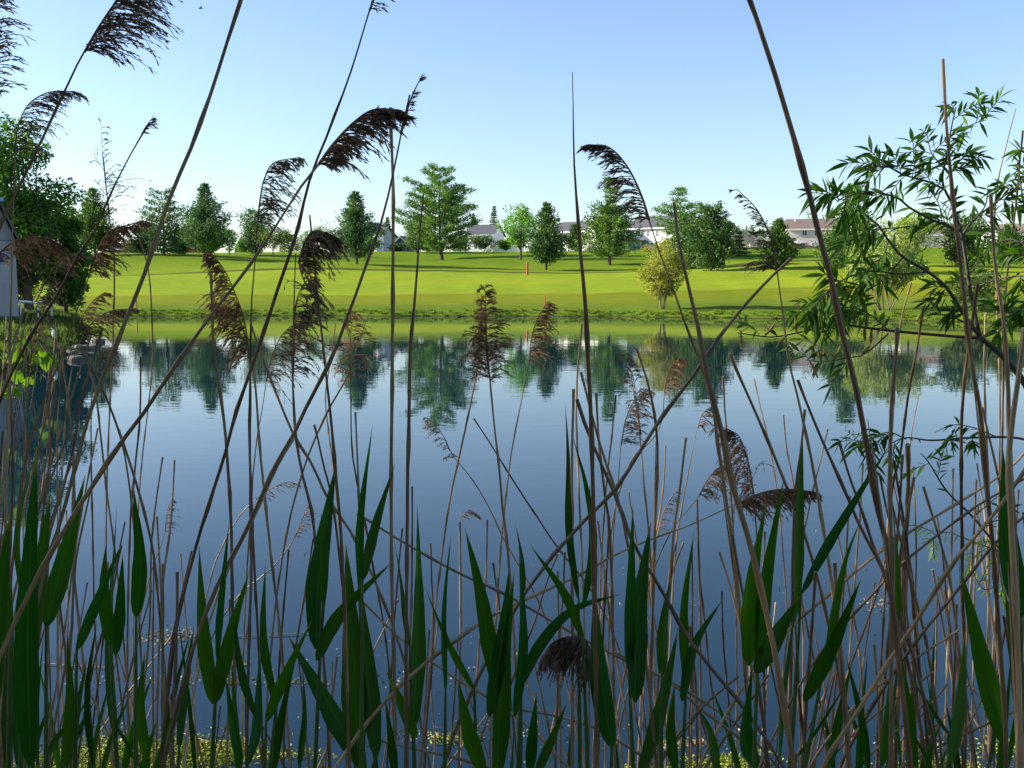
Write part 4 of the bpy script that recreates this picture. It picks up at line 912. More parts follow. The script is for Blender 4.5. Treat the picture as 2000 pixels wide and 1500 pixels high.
reed([(947, 600), (950, 680), (957, 740), (965, 830), (973, 900), (980, 980), (990, 1060), (997, 1140)], 6.5, pan=[{'ax': [(958, 745), (950, 690), (950, 630), (947, 562)], 'd': (.55, .15), 'L': 48, 'n': 78, 'm': 'brown', 'two': True}, {'ax': [(955, 720), (952, 680), (950, 640)], 'd': (.8, .2), 'L': 62, 'n': 18, 'm': 'brown', 'two': True}], label='upright reed with bushy spire plume below the sparse spruce')
reed([(1036, 695), (1015, 800), (1000, 880), (990, 960), (982, 1040), (975, 1120)], 4.5, pan={'ax': [(1034, 705), (1038, 660), (1050, 622), (1068, 590)], 'd': (.7, .55), 'L': 52, 'n': 52, 'm': 'brown'})
reed([(935, 698), (925, 760), (900, 880), (880, 970), (868, 1050), (855, 1150)], 4.5)
reed([(870, 858), (885, 890), (925, 940), (960, 1000), (985, 1055), (1040, 1150)], 3.8, pan=[{'ax': [(878, 880), (865, 850), (850, 830), (833, 815)], 'd': (-.5, .6), 'L': 26, 'n': 14, 'm': 'grey', 's': .6}, {'ax': [(893, 893), (882, 886), (868, 895)], 'd': (-.5, .6), 'L': 12, 'n': 6, 'm': 'grey', 's': .5}])
reed([(925, 817), (960, 870), (1010, 950), (1050, 1010), (1090, 1070), (1140, 1130)], 4.2)
reed([(1137, 632), (1128, 720), (1125, 800), (1128, 900), (1135, 1050)], 5)
reed([(1120, 760), (1117, 900), (1118, 1000), (1118, 1150)], 7.5)
reed([(1135, 727), (1160, 820), (1180, 890), (1200, 950), (1217, 1010), (1235, 1100)], 7)
reed([(1126, 780), (1150, 850), (1185, 930), (1210, 990), (1235, 1060), (1290, 1150), (1340, 1240), (1400, 1320), (1445, 1372)], 9)
reed([(1165, 768), (1170, 860), (1180, 950), (1190, 1030), (1195, 1150)], 6.5)
reed([(1203, 772), (1195, 850), (1185, 930), (1178, 1020)], 4)
reed([(1243, 680), (1265, 750), (1280, 830), (1283, 920), (1280, 1000), (1276, 1120)], 6.5)
reed([(1228, 700), (1240, 780), (1250, 850), (1258, 950), (1268, 1050), (1275, 1200)], 4.5, pan={'ax': [(1252, 850), (1244, 790), (1236, 735), (1220, 692)], 'd': (.8, .2), 'L': 34, 'n': 32, 'm': 'dark', 'two': True})
reed([(1212, 870), (1208, 930), (1200, 1010), (1195, 1100)], 4.5, pan={'ax': [(1213, 870), (1222, 820), (1240, 780), (1262, 760)], 'd': (.75, .6), 'L': 46, 'n': 42, 'm': 'dark'})
reed([(1298, 760), (1290, 830), (1262, 870), (1235, 895), (1205, 975), (1190, 1060)], 3.8, pan={'ax': [(1297, 765), (1303, 735), (1313, 712), (1328, 698)], 'd': (.5, .85), 'L': 44, 'n': 34, 'm': 'brown'})
reed([(1412, 735), (1415, 790), (1418, 830), (1423, 900), (1430, 1000)], 4.5)
reed([(1470, 955), (1475, 1010), (1480, 1080), (1488, 1200)], 6, pan={'ax': [(1472, 965), (1462, 905), (1445, 855), (1420, 836)], 'd': (-.15, 1), 'L': 78, 'n': 80, 'm': 'brown'}, label='reed with hanging dense brown plume right of the thick snapped reed')
reed([(1361, 840), (1345, 920), (1330, 1000), (1320, 1060), (1312, 1180)], 3.6, pan={'ax': [(1362, 838), (1370, 812), (1382, 798), (1395, 795)], 'd': (.5, .9), 'L': 30, 'n': 24, 'm': 'dark'})
reed([(1368, 965), (1345, 995), (1318, 1025), (1295, 1070)], 4.2, pan={'ax': [(1366, 968), (1380, 940), (1398, 918), (1418, 908)], 'd': (.5, .85), 'L': 46, 'n': 44, 'm': 'brown'})
reed([(1440, 983), (1350, 1025), (1280, 1050), (1200, 1085), (1130, 1125), (1040, 1165), (950, 1210), (840, 1287)], 7.5, pan={'ax': [(1437, 985), (1480, 965), (1530, 955), (1590, 960)], 'd': (.45, .85), 'L': 62, 'n': 90, 'm': 'brown'}, label='nearly flat lying reed with broad brown plume at right')
reed([(1425, 690), (1450, 750), (1490, 840), (1525, 925), (1560, 1010), (1590, 1100)], 7.5)
reed([(1473, 740), (1481, 775), (1497, 842), (1505, 880)], 3.2)
reed([(1530, 810), (1537, 880), (1550, 950), (1560, 1060)], 3.6)
reed([(1558, 742), (1585, 810), (1610, 870), (1650, 960), (1680, 1030), (1720, 1105), (1750, 1180)], 7.5)
reed([(1572, 800), (1565, 870), (1555, 950), (1550, 1060), (1548, 1200)], 6)
reed([(1617, 838), (1605, 890), (1590, 950), (1570, 1040)], 4)
reed([(1640, 865), (1655, 920), (1680, 990), (1700, 1050), (1730, 1135)], 7)
reed([(1685, 905), (1680, 1000), (1675, 1060), (1665, 1200)], 4.5)
reed([(1752, 640), (1750, 700), (1742, 780), (1738, 900), (1740, 1050), (1742, 1250)], 9.5)
reed([(1803, 600), (1790, 680), (1775, 760), (1765, 830), (1755, 900), (1743, 945), (1735, 1050)], 5.5)
reed([(1780, 552), (1760, 630), (1750, 720), (1745, 800)], 3.6)
reed([(1795, 770), (1785, 820), (1778, 862), (1773, 950), (1772, 1050), (1770, 1200)], 4.5, taper=.3)
reed([(1773, 868), (1775, 930), (1774, 1000), (1770, 1050), (1765, 1150)], 11, Y=1.9)
reed([(1910, 555), (1897, 640), (1885, 730), (1878, 830), (1877, 950), (1878, 1100), (1882, 1250)], 7.5)
reed([(1925, 612), (1922, 700), (1923, 800), (1928, 900)], 4.5)
reed([(1935, 380), (1942, 500), (1958, 610), (1968, 720), (1972, 850), (1978, 950), (1988, 1100), (1990, 1300)], 10.5, taper=.6, label='thick mauve brown reed at the right edge beside the evergreen')
reed([(1984, 212), (1964, 286), (1945, 370), (1940, 462), (1945, 560), (1950, 700)], 4.5, taper=.3)
reed([(1998, 255), (1985, 400), (1970, 520), (1962, 620), (1960, 760)], 4.5)
reed([(2003, 640), (1990, 740), (1978, 820), (1972, 900), (1975, 1010), (1985, 1200)], 14, Y=1.2)
reed([(1862, 915), (1860, 1000), (1857, 1100), (1852, 1250)], 5)
reed([(1908, 905), (1915, 950), (1925, 1020), (1930, 1120)], 4)
reed([(490, 633), (533, 750), (573, 847), (607, 903), (640, 973), (687, 1043), (730, 1130)], 6)
reed([(493, 700), (505, 833), (510, 900), (525, 1043), (533, 1117), (547, 1233), (563, 1433)], 6.5)
reed([(693, 805), (697, 900), (700, 1000), (705, 1120), (708, 1300)], 5.5)
reed([(614, 830), (635, 920), (648, 970), (660, 1060)], 6)
reed([(655, 632), (647, 690), (635, 770), (640, 830), (650, 905)], 3.4)
reed([(720, 615), (700, 670), (680, 730), (640, 800)], 4.6, taper=.3)
reed([(805, 950), (805, 1040), (805, 1130), (800, 1300)], 5.5)
reed([(786, 1032), (778, 1120), (770, 1230), (760, 1400)], 4.6)
reed([(952, 1015), (948, 1130), (938, 1230), (930, 1350)], 5)
reed([(898, 1020), (899, 1100), (900, 1200), (898, 1340)], 5)
reed([(346, 1117), (346, 1200), (343, 1300), (338, 1450)], 8)
reed([(318, 1102), (318, 1200), (316, 1330)], 6)
reed([(300, 1098), (299, 1180), (298, 1300)], 5)
reed([(1410, 1155), (1413, 1260), (1425, 1400)], 5)
reed([(1405, 1078), (1425, 1140), (1445, 1210), (1465, 1285)], 6)
reed([(1593, 1117), (1588, 1200), (1580, 1330), (1572, 1480)], 9)
reed([(1630, 1100), (1636, 1200), (1645, 1320), (1655, 1450)], 9)
reed([(1868, 1180), (1867, 1240), (1863, 1340), (1860, 1450)], 6.5)
reed([(1843, 1152), (1855, 1220), (1867, 1290), (1875, 1400)], 5.5)
reed([(697, 1003), (800, 1067), (900, 1122), (983, 1160), (1100, 1227), (1200, 1280), (1300, 1327), (1420, 1400)], 6.5, label='long thin reed slanting down right through the middle blades')
reed([(707, 1173), (783, 1247), (893, 1327), (935, 1350), (1010, 1400)], 6)
reed([(1430, 1045), (1445, 1130), (1465, 1230), (1480, 1330)], 8)
reed([(1443, 1320), (1360, 1393), (1293, 1477)], 7)
reed([(1200, 1273), (1300, 1327), (1367, 1383), (1447, 1443)], 6.5)
reed([(1013, 1386), (1090, 1400), (1170, 1425), (1260, 1480)], 6)
reed([(738, 1445), (800, 1460), (910, 1485), (990, 1510)], 7)
for a in ([(2005, 880), (1960, 925), (1843, 1000), (1733, 1067), (1623, 1157), (1560, 1210)], [(2010, 930), (1887, 1003), (1747, 1113), (1707, 1157), (1643, 1223)], [(1873, 1230), (1783, 1290), (1687, 1363), (1650, 1400)],
          [(2000, 1380), (1937, 1410), (1833, 1457), (1763, 1497)], [(1823, 1313), (1733, 1377), (1680, 1420)], [(1813, 1367), (1747, 1433), (1690, 1480)]): reed(a, 6.8)
reed([(2010, 905), (1943, 1000), (1860, 1100), (1790, 1207), (1717, 1317), (1667, 1400), (1633, 1450)], 11, label='thick dark reed slanting steeply across the lower right corner')
reed([(2010, 1000), (1947, 1057), (1867, 1157), (1793, 1247), (1747, 1313), (1690, 1400)], 8)
for a, w_ in (([(1090, 1082), (1070, 1130), (1045, 1210), (1010, 1300)], 4.5), ([(1103, 1078), (1101, 1150), (1093, 1250), (1090, 1350)], 6), ([(1190, 1010), (1186, 1090), (1180, 1180)], 5.5), ([(1335, 1060), (1310, 1130), (1295, 1220), (1285, 1330)], 5),
              ([(1362, 1010), (1365, 1100), (1375, 1200), (1395, 1400)], 4.6), ([(1830, 1010), (1842, 1100), (1855, 1250)], 4.2), ([(1735, 1060), (1715, 1150), (1690, 1220), (1660, 1300)], 4.8), ([(1300, 870), (1297, 940), (1290, 1000), (1280, 1060)], 3.6),
              ([(1340, 855), (1330, 940), (1318, 1030), (1308, 1130)], 6.2), ([(1362, 975), (1364, 1040), (1366, 1100)], 5)): reed(a, w_)
# the drooping grey seed head low at centre
reed([(1140, 1245), (1150, 1290), (1152, 1380), (1150, 1500)], 7, Y=1.5, pan=[{'ax': [(1150, 1290), (1145, 1252), (1115, 1243), (1080, 1255), (1062, 1280)], 'd': (-.1, 1), 'L': 84, 'n': 130, 'm': 'grey', 'f': .1, 's': 1.3}], label='short reed with fluffy grey seed head hanging low at centre')
# small dead twig plumes low left
for a, q, sd in (([(545, 950), (500, 975), (460, 1020), (420, 1100), (400, 1180)], [(500, 975), (530, 955), (560, 942), (590, 948)], 0), ([(330, 985), (322, 1040), (300, 1100)], [(322, 1040), (326, 1000), (335, 975)], 1), ([(598, 1005), (570, 1060), (530, 1110), (480, 1150)], [(575, 1050), (590, 1015), (600, 985)], 2), ([(1320, 960), (1300, 990), (1285, 1040)], [(1285, 1040), (1295, 1000), (1320, 960)], 3), ([(930, 1010), (905, 995), (898, 1030), (898, 1100)], [(900, 1010), (915, 997), (935, 1008)], 4)):
    reed(a, 3.4, pan={'ax': q, 'd': (.7, .6), 'L': 26, 'n': 14, 'm': 'grey', 's': .5})

M['sunlit_pale'] = simple('sunlit_pale_reed', (0.62, 0.56, 0.48), (0.42, 0.36, 0.30), 40, 0.5)  # pale colour stands in for dappled sun on this one stalk
_m = M['stalk']; M['stalk'] = M['sunlit_pale']
reed([(573, 857), (545, 905), (520, 960), (492, 1018), (450, 1100)], 7, taper=.8, label='reed in pale sunlit colour beside the long slanting reed left of centre')
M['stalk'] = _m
# --- filler stalks, random but each its own reed
rf = random.Random(21)
def fill(n, x0, x1, y0, y1, lean0, lean1, w0, w1, wig=8):
    for _ in range(n):
        x = rf.uniform(x0, x1); y = rf.uniform(y0, y1); L = rf.uniform(350, 700); ln = rf.uniform(lean0, lean1); w_ = rf.uniform(w0, w1)
        pts = [(x, y)]; 
        for k in range(1, 4):
            t = k / 3; pts.append((x - ln * L * t * (1 - .25 * t) + rf.uniform(-wig, wig), y + L * t))
        reed(pts, w_, leaf=False)
fill(20, -10, 230, 590, 900, -.10, .42, 3.2, 6)
fill(18, -10, 260, 880, 1180, -.15, .4, 3.4, 7)
fill(10, 230, 640, 880, 1200, -.12, .3, 3.2, 6)
fill(12, 640, 1150, 1060, 1330, -.3, .25, 3.4, 6)
fill(20, 1150, 1700, 940, 1300, -.35, .2, 3.4, 6.5)
fill(26, 1680, 2010, 780, 1280, -.3, .2, 3.6, 7.5)
fill(12, 1450, 2000, 1280, 1420, -.9, .9, 4, 7)
fill(8, 0, 700, 1250, 1400, -.5, .5, 4, 7)
fill(22, 100, 1900, 1150, 1420, -.9, .9, 3, 5)

# ------------------------------------------------------------------ green shoots
def blade_mesh(root, pts, w, Y, seed, name='blade'):
    r = random.Random(seed); n = 20
    C = catmull([P(x, y, Y + dy) for (x, y), dy in zip(pts, np.linspace(0, r.uniform(-.10, .10), len(pts)))], 8)
    seg = [0.0]
    for i in range(1, len(C)): seg.append(seg[-1] + np.linalg.norm(C[i] - C[i - 1]))
    A = np.array(C); u = np.linspace(0, seg[-1], n); A = np.stack([np.interp(u, seg, A[:, i]) for i in range(3)], 1)
    W = w * .92 * Y / F; roll = r.uniform(-.7, .7); tw = r.uniform(-.9, .9); V = []; Fc = []; UV = []
    for i in range(n):
        t = i / (n - 1); tan = nrm(A[min(i + 1, n - 1)] - A[max(i - 1, 0)])
        a = roll + tw * t; ref = np.array([math.sin(a), -math.cos(a), 0.0]); side = nrm(np.cross(tan, ref)); nn = np.cross(side, tan)
        ww = (.48 + .52 * math.sin(min(1, t / .34) * math.pi / 2)) if t < .34 else (1 - ((t - .34) / .66) ** 1.22)
        if t < .06: ww *= .25 + .75 * (t / .06) ** .6
        ww = max(ww, .012) * W / 2 * (1 + .03 * math.sin(t * 23 + seed))
        fold = .42
        for s in (-1, -.5, 0, .5, 1): V.append(A[i] + side * s * ww + nn * abs(s) ** 1.3 * ww * fold); UV.append(((s + 1) / 2, t))
    for i in range(n - 1):
        for k in range(4): Fc.append((i * 5 + k, i * 5 + k + 1, (i + 1) * 5 + k + 1, (i + 1) * 5 + k))
    o = np_mesh(name, np.array(V), np.array(Fc), M['blade'], root, smooth_=True)
    ul = o.data.uv_layers.new(name='UVMap'); li = np.zeros(len(o.data.loops), np.int32); o.data.loops.foreach_get('vertex_index', li)
    ul.data.foreach_set('uv', np.array(UV)[li].ravel()); return o
NSH = [0]
WORDS = ['no', 'one', 'two', 'three', 'four', 'five', 'six', 'seven']
def shoot(blades, foot, Y=None, stem=9, label=None):
    """blades: list of (width, base..tip px points); foot: px x where the stem leaves the frame bottom"""
    NSH[0] += 1; sd = 900 + NSH[0] * 13; r = random.Random(sd)
    if Y is None: Y = r.uniform(1.25, 1.75)
    top = min(blades, key=lambda b: b[1][1]) if False else min(blades, key=lambda b: b[1][0][1])
    tp = top[1][0]
    pts = [P(tp[0], tp[1] - 8, Y), P((tp[0] + foot) / 2, (tp[1] + 1560) / 2, Y), P(foot, 1560, Y)]
    C = catmull(pts, 6); p = C[-1].copy()
    while p[2] > ground(p[0], p[1]) - .05: p = p + np.array([0, 0, -.1]); C.append(p.copy())
    root = empty('green_reed_shoot', C[-1]); tag(root, None, 'reed', 'green reed shoots on the near bank')
    mb = MB(); rd = stem / 2 * Y / F; mb.tube(C, [rd * (.55 + .45 * min(1, i / 8)) for i in range(len(C))], 8); mb.build('stem', M['green_stem'], root, smooth_=True)
    for i, (w, pp) in enumerate(blades): blade_mesh(root, pp, w, Y - .012 * i, sd + i)
    if label: tag(root, label)
    else:
        k = len(blades); wide = max(b[0] for b in blades); y = min(b[1][-1][1] for b in blades); x = tp[0]
        q = 'broad' if wide > 38 else 'medium' if wide > 24 else 'narrow'
        queue_label(root, f'green shoot, {WORDS[k]} {q} blade{"s" if k > 1 else ""}, tip {band(y)} below {landmark(x)}', x)
    return root
SH = [
 ([(54, [(60, 1500), (55, 1200), (72, 870)])], 60), ([(44, [(90, 1225), (118, 1110), (167, 925)]), (50, [(60, 1330), (78, 1150), (98, 960)])], 90),
 ([(58, [(20, 1500), (28, 1300), (22, 1090)])], 10), ([(36, [(45, 1160), (40, 1040), (60, 900)])], 40), ([(50, [(-10, 1400), (0, 1200), (20, 1000)])], -10),
 ([(44, [(228, 1442), (220, 1250), (228, 985)]), (30, [(215, 1260), (205, 1150), (207, 1060)]), (26, [(225, 1280), (235, 1180), (240, 1080)])], 232, 'green shoot with long hanging blade left of the forked pair'),
 ([(33, [(266, 1205), (275, 1090), (260, 945)])], 264), ([(26, [(150, 1270), (185, 1180), (238, 1060)])], 145),
 ([(34, [(416, 1375), (400, 1240), (389, 1065)]), (34, [(419, 1375), (448, 1240), (488, 1112)]), (18, [(425, 1290), (433, 1180), (447, 1020)])], 410, 'green shoot forking into a clear V pair of blades'),
 ([(48, [(618, 1268), (622, 1130), (656, 905)]), (32, [(618, 1290), (665, 1195), (768, 1095)]), (14, [(630, 1180), (628, 1060), (627, 1000)])], 612, 'green shoot with broad upright blade and one folded right'),
 ([(50, [(702, 1488), (640, 1370), (562, 1240)]), (58, [(700, 1500), (690, 1270), (675, 1060)]), (44, [(735, 1480), (715, 1300), (695, 1090)])], 710, 'broad shoot with a big blade slanting down from left of centre'),
 ([(22, [(702, 1140), (702, 1010), (728, 825)]), (24, [(708, 1135), (735, 1025), (772, 905)])], 705),
 ([(38, [(808, 1425), (815, 1240), (815, 985)]), (22, [(800, 1260), (788, 1150), (768, 1045)]), (28, [(812, 1440), (780, 1370), (752, 1305)])], 812, 'shoot with tall blade and short lower blade under the navy shed'),
 ([(14, [(870, 1350), (866, 1200), (881, 1040)])], 868), ([(24, [(925, 1345), (872, 1240), (827, 1140)])], 935),
 ([(36, [(965, 1330), (940, 1170), (908, 1030)]), (52, [(970, 1520), (980, 1300), (1005, 1110)]), (34, [(955, 1400), (985, 1220), (996, 1100)]), (38, [(945, 1510), (915, 1420), (893, 1325)])], 965, 'largest fan of green blades at bottom centre'),
 ([(26, [(1018, 1340), (1055, 1260), (1120, 1190), (1215, 1160)]), (26, [(1005, 1400), (1020, 1260), (1013, 1060)])], 1010),
 ([(12, [(1018, 1230), (1022, 1110), (1006, 1020)])], 1016), ([(17, [(1130, 1175), (1112, 1040), (1110, 890), (1104, 790)]), (19, [(1138, 1190), (1158, 1060), (1145, 950), (1118, 850)])], 1133, 'slender shoot with two tall narrow blades under the left white house'),
 ([(24, [(1138, 1245), (1105, 1160), (1036, 1065)])], 1150), ([(52, [(1195, 1460), (1175, 1320), (1160, 1140)])], 1192), ([(30, [(1228, 1310), (1230, 1150), (1236, 985)]), (48, [(1240, 1372), (1245, 1200), (1271, 1020)])], 1240, 'pair of broad dark blades right of the fluffy seed head'),
 ([(34, [(1250, 1520), (1290, 1390), (1325, 1225)])], 1240), ([(27, [(1293, 1320), (1297, 1220), (1311, 1125)])], 1290), ([(22, [(1340, 1340), (1335, 1190), (1356, 1035)]), (24, [(1332, 1370), (1358, 1260), (1412, 1170)])], 1330),
 ([(38, [(1462, 1300), (1468, 1130), (1497, 975)]), (30, [(1480, 1290), (1500, 1120), (1533, 925)]), (42, [(1475, 1315), (1525, 1225), (1562, 1165)])], 1470, 'cluster of three upward blades right of centre near brown plume'),
 ([(28, [(1553, 1210), (1560, 1010), (1568, 845)]), (22, [(1565, 1160), (1625, 1050), (1740, 865)])], 1540, 'shoot sending one long blade far up right over open water'),
 ([(34, [(1570, 1370), (1630, 1250), (1682, 1130)]), (22, [(1612, 1290), (1645, 1110), (1685, 1005)])], 1560), ([(42, [(1478, 1500), (1452, 1430), (1470, 1290)])], 1480), ([(17, [(1520, 1500), (1530, 1350), (1556, 1165)])], 1515), ([(15, [(1555, 1480), (1610, 1400), (1668, 1310)])], 1545),
 ([(48, [(1995, 1205), (1965, 1050), (1957, 865)])], 1995), ([(46, [(1962, 1455), (1918, 1280), (1875, 1105)])], 1965), ([(52, [(1850, 1495), (1868, 1370), (1886, 1230)])], 1848), ([(30, [(1992, 1400), (1985, 1290), (1962, 1150)])], 1990),
 ([(24, [(1740, 1280), (1750, 1140), (1743, 985)])], 1740), ([(13, [(1852, 1435), (1800, 1360), (1765, 1290)])], 1858), ([(20, [(540, 1380), (515, 1250), (518, 1100)]), (22, [(500, 1400), (470, 1300), (458, 1205)])], 520), ([(24, [(520, 1410), (560, 1310), (610, 1210)])], 515), ([(21, [(350, 1465), (362, 1340), (379, 1220)])], 345),
 ([(26, [(20, 1250), (8, 1150), (12, 1040)])], 15), ([(28, [(130, 1500), (140, 1350), (130, 1230)])], 130), ([(30, [(185, 1500), (175, 1350), (190, 1210)])], 180), ([(24, [(290, 1500), (275, 1380), (283, 1270)])], 290), ([(22, [(470, 1500), (455, 1420), (440, 1320)]), (24, [(480, 1500), (500, 1420), (508, 1270)])], 478),
 ([(22, [(585, 1500), (598, 1400), (590, 1290)])], 585), ([(26, [(1035, 1510), (1040, 1420), (1048, 1350)]), (22, [(1045, 1520), (1080, 1440), (1108, 1370)])], 1040), ([(24, [(1320, 1510), (1310, 1420), (1318, 1330)])], 1320), ([(20, [(1620, 1500), (1640, 1400), (1665, 1290)])], 1615), ([(24, [(1720, 1500), (1735, 1400), (1742, 1290)])], 1720), ([(22, [(1930, 1500), (1940, 1400), (1930, 1300)])], 1930), ([(26, [(1400, 1510), (1385, 1430), (1362, 1380)])], 1402)]
for s in SH:
    shoot(s[0], s[1], label=s[2] if len(s) > 2 else None)
rf = random.Random(8)
for i in range(52):
    x = rf.uniform(-20, 330) if i % 3 == 0 else (rf.uniform(1650, 2010) if i % 3 == 1 else rf.uniform(0, 2000)); y = rf.uniform(1480, 1560); t = rf.uniform(1180, 1420); dx = rf.uniform(-70, 70)
    shoot([(rf.uniform(10, 20), [(x, y), (x + dx * .4, (y + t) / 2), (x + dx, t)])], x, Y=rf.uniform(1.5, 2.6), stem=7)
flush_labels()

# ------------------------------------------------------------------ willow shrub at right, reaching over the water
WY = 2.6
wr = random.Random(5)
rootp = P(2150, 1500, WY + .2); rootp[2] = ground(rootp[0], rootp[1])
wil = empty('willow_shrub', rootp); tag(wil, 'willow branches with narrow green leaves arching in from the right', 'shrub')
lim = MB(); LC = []; LD = []; LL = []; CKS = []; YC = []; YD = []; YL = []
def branch(pts, w0, w1, Y=WY, dY=0.0, lf=1.0, size=34, tw=True, cat=False, yellow=False, t0=.15):
    n_ = len(pts); C = catmull([P(x, y, Y + dY * i / (n_ - 1)) for i, (x, y) in enumerate(pts)], 8); m = len(C); k = Y / F
    lim.tube(C, [(w0 + (w1 - w0) * i / m) / 2 * k for i in range(m)], 6)
    cc, dd, ll = (YC, YD, YL) if yellow else (LC, LD, LL)
    def put(p, d, s):
        cc.append(p); dd.append(d); ll.append(s * k * wr.uniform(.7, 1.25))
    for i in range(int(m * t0), m - 1):
        p = C[i]; tan = nrm(C[i + 1] - C[i])
        for _ in range(int(lf * .3 + wr.random())):
            v = np.array([wr.gauss(0, 1), wr.gauss(0, .9), wr.gauss(0, 1)]); side = nrm(v - tan * np.dot(v, tan))
            if tw and wr.random() < .36:
                L = wr.uniform(25, 70) * k; q = p.copy(); d = nrm(tan * .5 + side * .8 + np.array([0, 0, .2])); tp_ = [q.copy()]
                for s in range(5):
                    q = q + d * L / 5; d = nrm(d + np.array([0, 0, -.12]) + np.array([wr.gauss(0, .1) for _ in range(3)])); tp_.append(q.copy())
                    for sg in (-1, 1):
                        sv = nrm(np.cross(d, np.array([0, 1, .3])) * sg + np.array([wr.gauss(0, .3) for _ in range(3)])); put(q, nrm(d * .7 + sv * .7 + np.array([0, 0, -.15])), size)
                lim.tube(tp_, .0011, 4, False); put(q, d, size * 1.1)
            else: put(p, nrm(tan * .5 + side * .8 + np.array([0, 0, -.1])), size)
    if cat:
        for i in range(int(m * .35), m, 2):
            if wr.random() < .35: continue
            p = C[i] + np.array([wr.gauss(0, .006), wr.gauss(0, .01), 0]); L = wr.uniform(22, 34) * k; dx = wr.gauss(0, .012); sgn = 1 if wr.random() < .75 else -1
            CK = MB(); CKS.append(CK); CK.tube([p, p + np.array([dx, 0, sgn * L * .5]), p + np.array([dx * 1.6, 0, sgn * L])], [.002, .0045, .0015], 6)
            for s in range(14):
                a = wr.uniform(0, 6.28); z = wr.uniform(.1, 1) * L * sgn; c = p + np.array([dx * z / L, 0, z]); e = np.array([math.cos(a), math.sin(a), .5 * sgn]) * .007
                CK.quad(tuple(c), tuple(c + e + np.array([0, 0, .0016])), tuple(c + e * 1.15), tuple(c + e - np.array([0, 0, .0016])))
branch([(2165, 1480), (2130, 1200), (2070, 920), (2010, 765), (1960, 698), (1915, 660)], 17, 9.5, dY=-.05, lf=0, tw=False)
branch([(1915, 660), (1850, 656), (1750, 647), (1690, 640), (1640, 634), (1580, 645), (1510, 658), (1440, 650)], 7.5, 2, lf=.9, t0=.5, cat=True, size=30)
branch([(1915, 660), (1881, 612), (1848, 561), (1812, 531), (1764, 502), (1735, 469), (1715, 440), (1690, 420)], 8, 2.5, dY=-.2, lf=1.6, size=36)
branch([(1735, 645), (1700, 615), (1660, 600), (1610, 612), (1575, 640)], 3, 1.2, lf=2.6, size=32, t0=.1)
branch([(1812, 531), (1760, 535), (1700, 530), (1650, 545), (1610, 575), (1590, 600)], 4, 1.5, dY=-.3, lf=1.6, size=36, t0=.3)
branch([(1764, 502), (1730, 540), (1690, 570), (1640, 590), (1610, 625)], 4, 1.5, dY=.1, lf=1.7, size=34, t0=.2)
branch([(1914, 660), (1896, 572), (1885, 498), (1878, 458), (1863, 407), (1841, 355), (1850, 300), (1858, 250), (1867, 209)], 7.5, 2, dY=-.1, lf=1.1, size=34, t0=.45)
branch([(1878, 458), (1850, 440), (1819, 429), (1779, 407), (1749, 385), (1700, 375), (1650, 385), (1635, 395)], 6, 1.5, dY=-.25, lf=2.2, size=38, t0=.1)
branch([(1845, 370), (1812, 355), (1764, 341), (1730, 325), (1695, 330)], 4.5, 1.5, dY=-.1, lf=2.2, size=36, t0=.1)
branch([(1819, 429), (1790, 440), (1750, 445), (1700, 450), (1660, 470)], 4, 1.5, dY=-.2, lf=2.3, size=36, t0=.1)
branch([(1850, 300), (1870, 270), (1895, 245), (1925, 235)], 3.5, 1.2, dY=.1, lf=1.6, size=34, t0=.1)
branch([(1845, 330), (1820, 300), (1812, 270)], 3, 1.2, lf=1.5, size=32, t0=.1)
branch([(1848, 350), (1870, 320), (1890, 300)], 3, 1.2, lf=1.6, size=34, t0=.1)
branch([(1878, 462), (1903, 429), (1958, 385), (1995, 355), (2010, 300)], 6, 2, dY=.1, lf=1.3, size=38, t0=.05)
branch([(1903, 429), (1925, 400), (1930, 360)], 3.5, 1.2, lf=1.6, size=36, t0=.1)
branch([(2070, 930), (2060, 700), (2040, 560), (2000, 480), (1960, 470), (1920, 500)], 9, 2, dY=.2, lf=1.5, size=38, t0=.45)
branch([(2040, 560), (2010, 590), (1975, 610), (1940, 600)], 5, 1.5, lf=1.7, size=38, t0=.1)
branch([(2040, 560), (2000, 540), (1950, 545), (1900, 560), (1870, 550)], 5, 1.5, dY=.3, lf=1.8, size=36, t0=.1)
branch([(2040, 620), (2015, 480), (2000, 400), (1990, 330), (1995, 280)], 6, 1.5, dY=.1, lf=1.7, size=36, t0=.3)
branch([(1914, 655), (1880, 628), (1852, 617), (1830, 614)], 4.5, 1.5, lf=1.6, size=30, t0=.3)
branch([(1735, 652), (1690, 690), (1650, 700), (1610, 706), (1572, 703)], 3.5, 1.2, lf=1.2, size=30, cat=True, t0=.4)
branch([(1735, 469), (1725, 500), (1700, 520), (1690, 560)], 3, 1.2, lf=1.8, size=36, t0=.1)
branch([(2120, 1180), (2080, 900), (2000, 858), (1900, 855), (1820, 860), (1770, 855), (1735, 868)], 7, 1.8, dY=-.2, lf=.9, size=28, t0=.45)
branch([(1950, 855), (1900, 835), (1860, 830), (1825, 845)], 3, 1.2, lf=1.6, size=30, t0=.1)
branch([(1770, 858), (1740, 845), (1715, 850), (1695, 870)], 3, 1.2, lf=1.9, size=30, t0=.1)
branch([(2100, 1250), (2030, 1150), (1960, 1080), (1900, 1010), (1850, 960), (1815, 905), (1798, 885)], 7, 1.5, dY=-.3, lf=1.2, size=22, t0=.35)
branch([(1960, 1080), (1920, 1065), (1880, 1050), (1845, 1040), (1800, 1062)], 3, 1.2, lf=1.9, size=20, t0=.1, yellow=True)
branch([(1990, 1130), (1955, 1140), (1920, 1150), (1890, 1100)], 3, 1.2, lf=1.7, size=19, t0=.1, yellow=True)
branch([(1900, 1010), (1930, 985), (1960, 960)], 3, 1.2, lf=1.4, size=24, t0=.1)
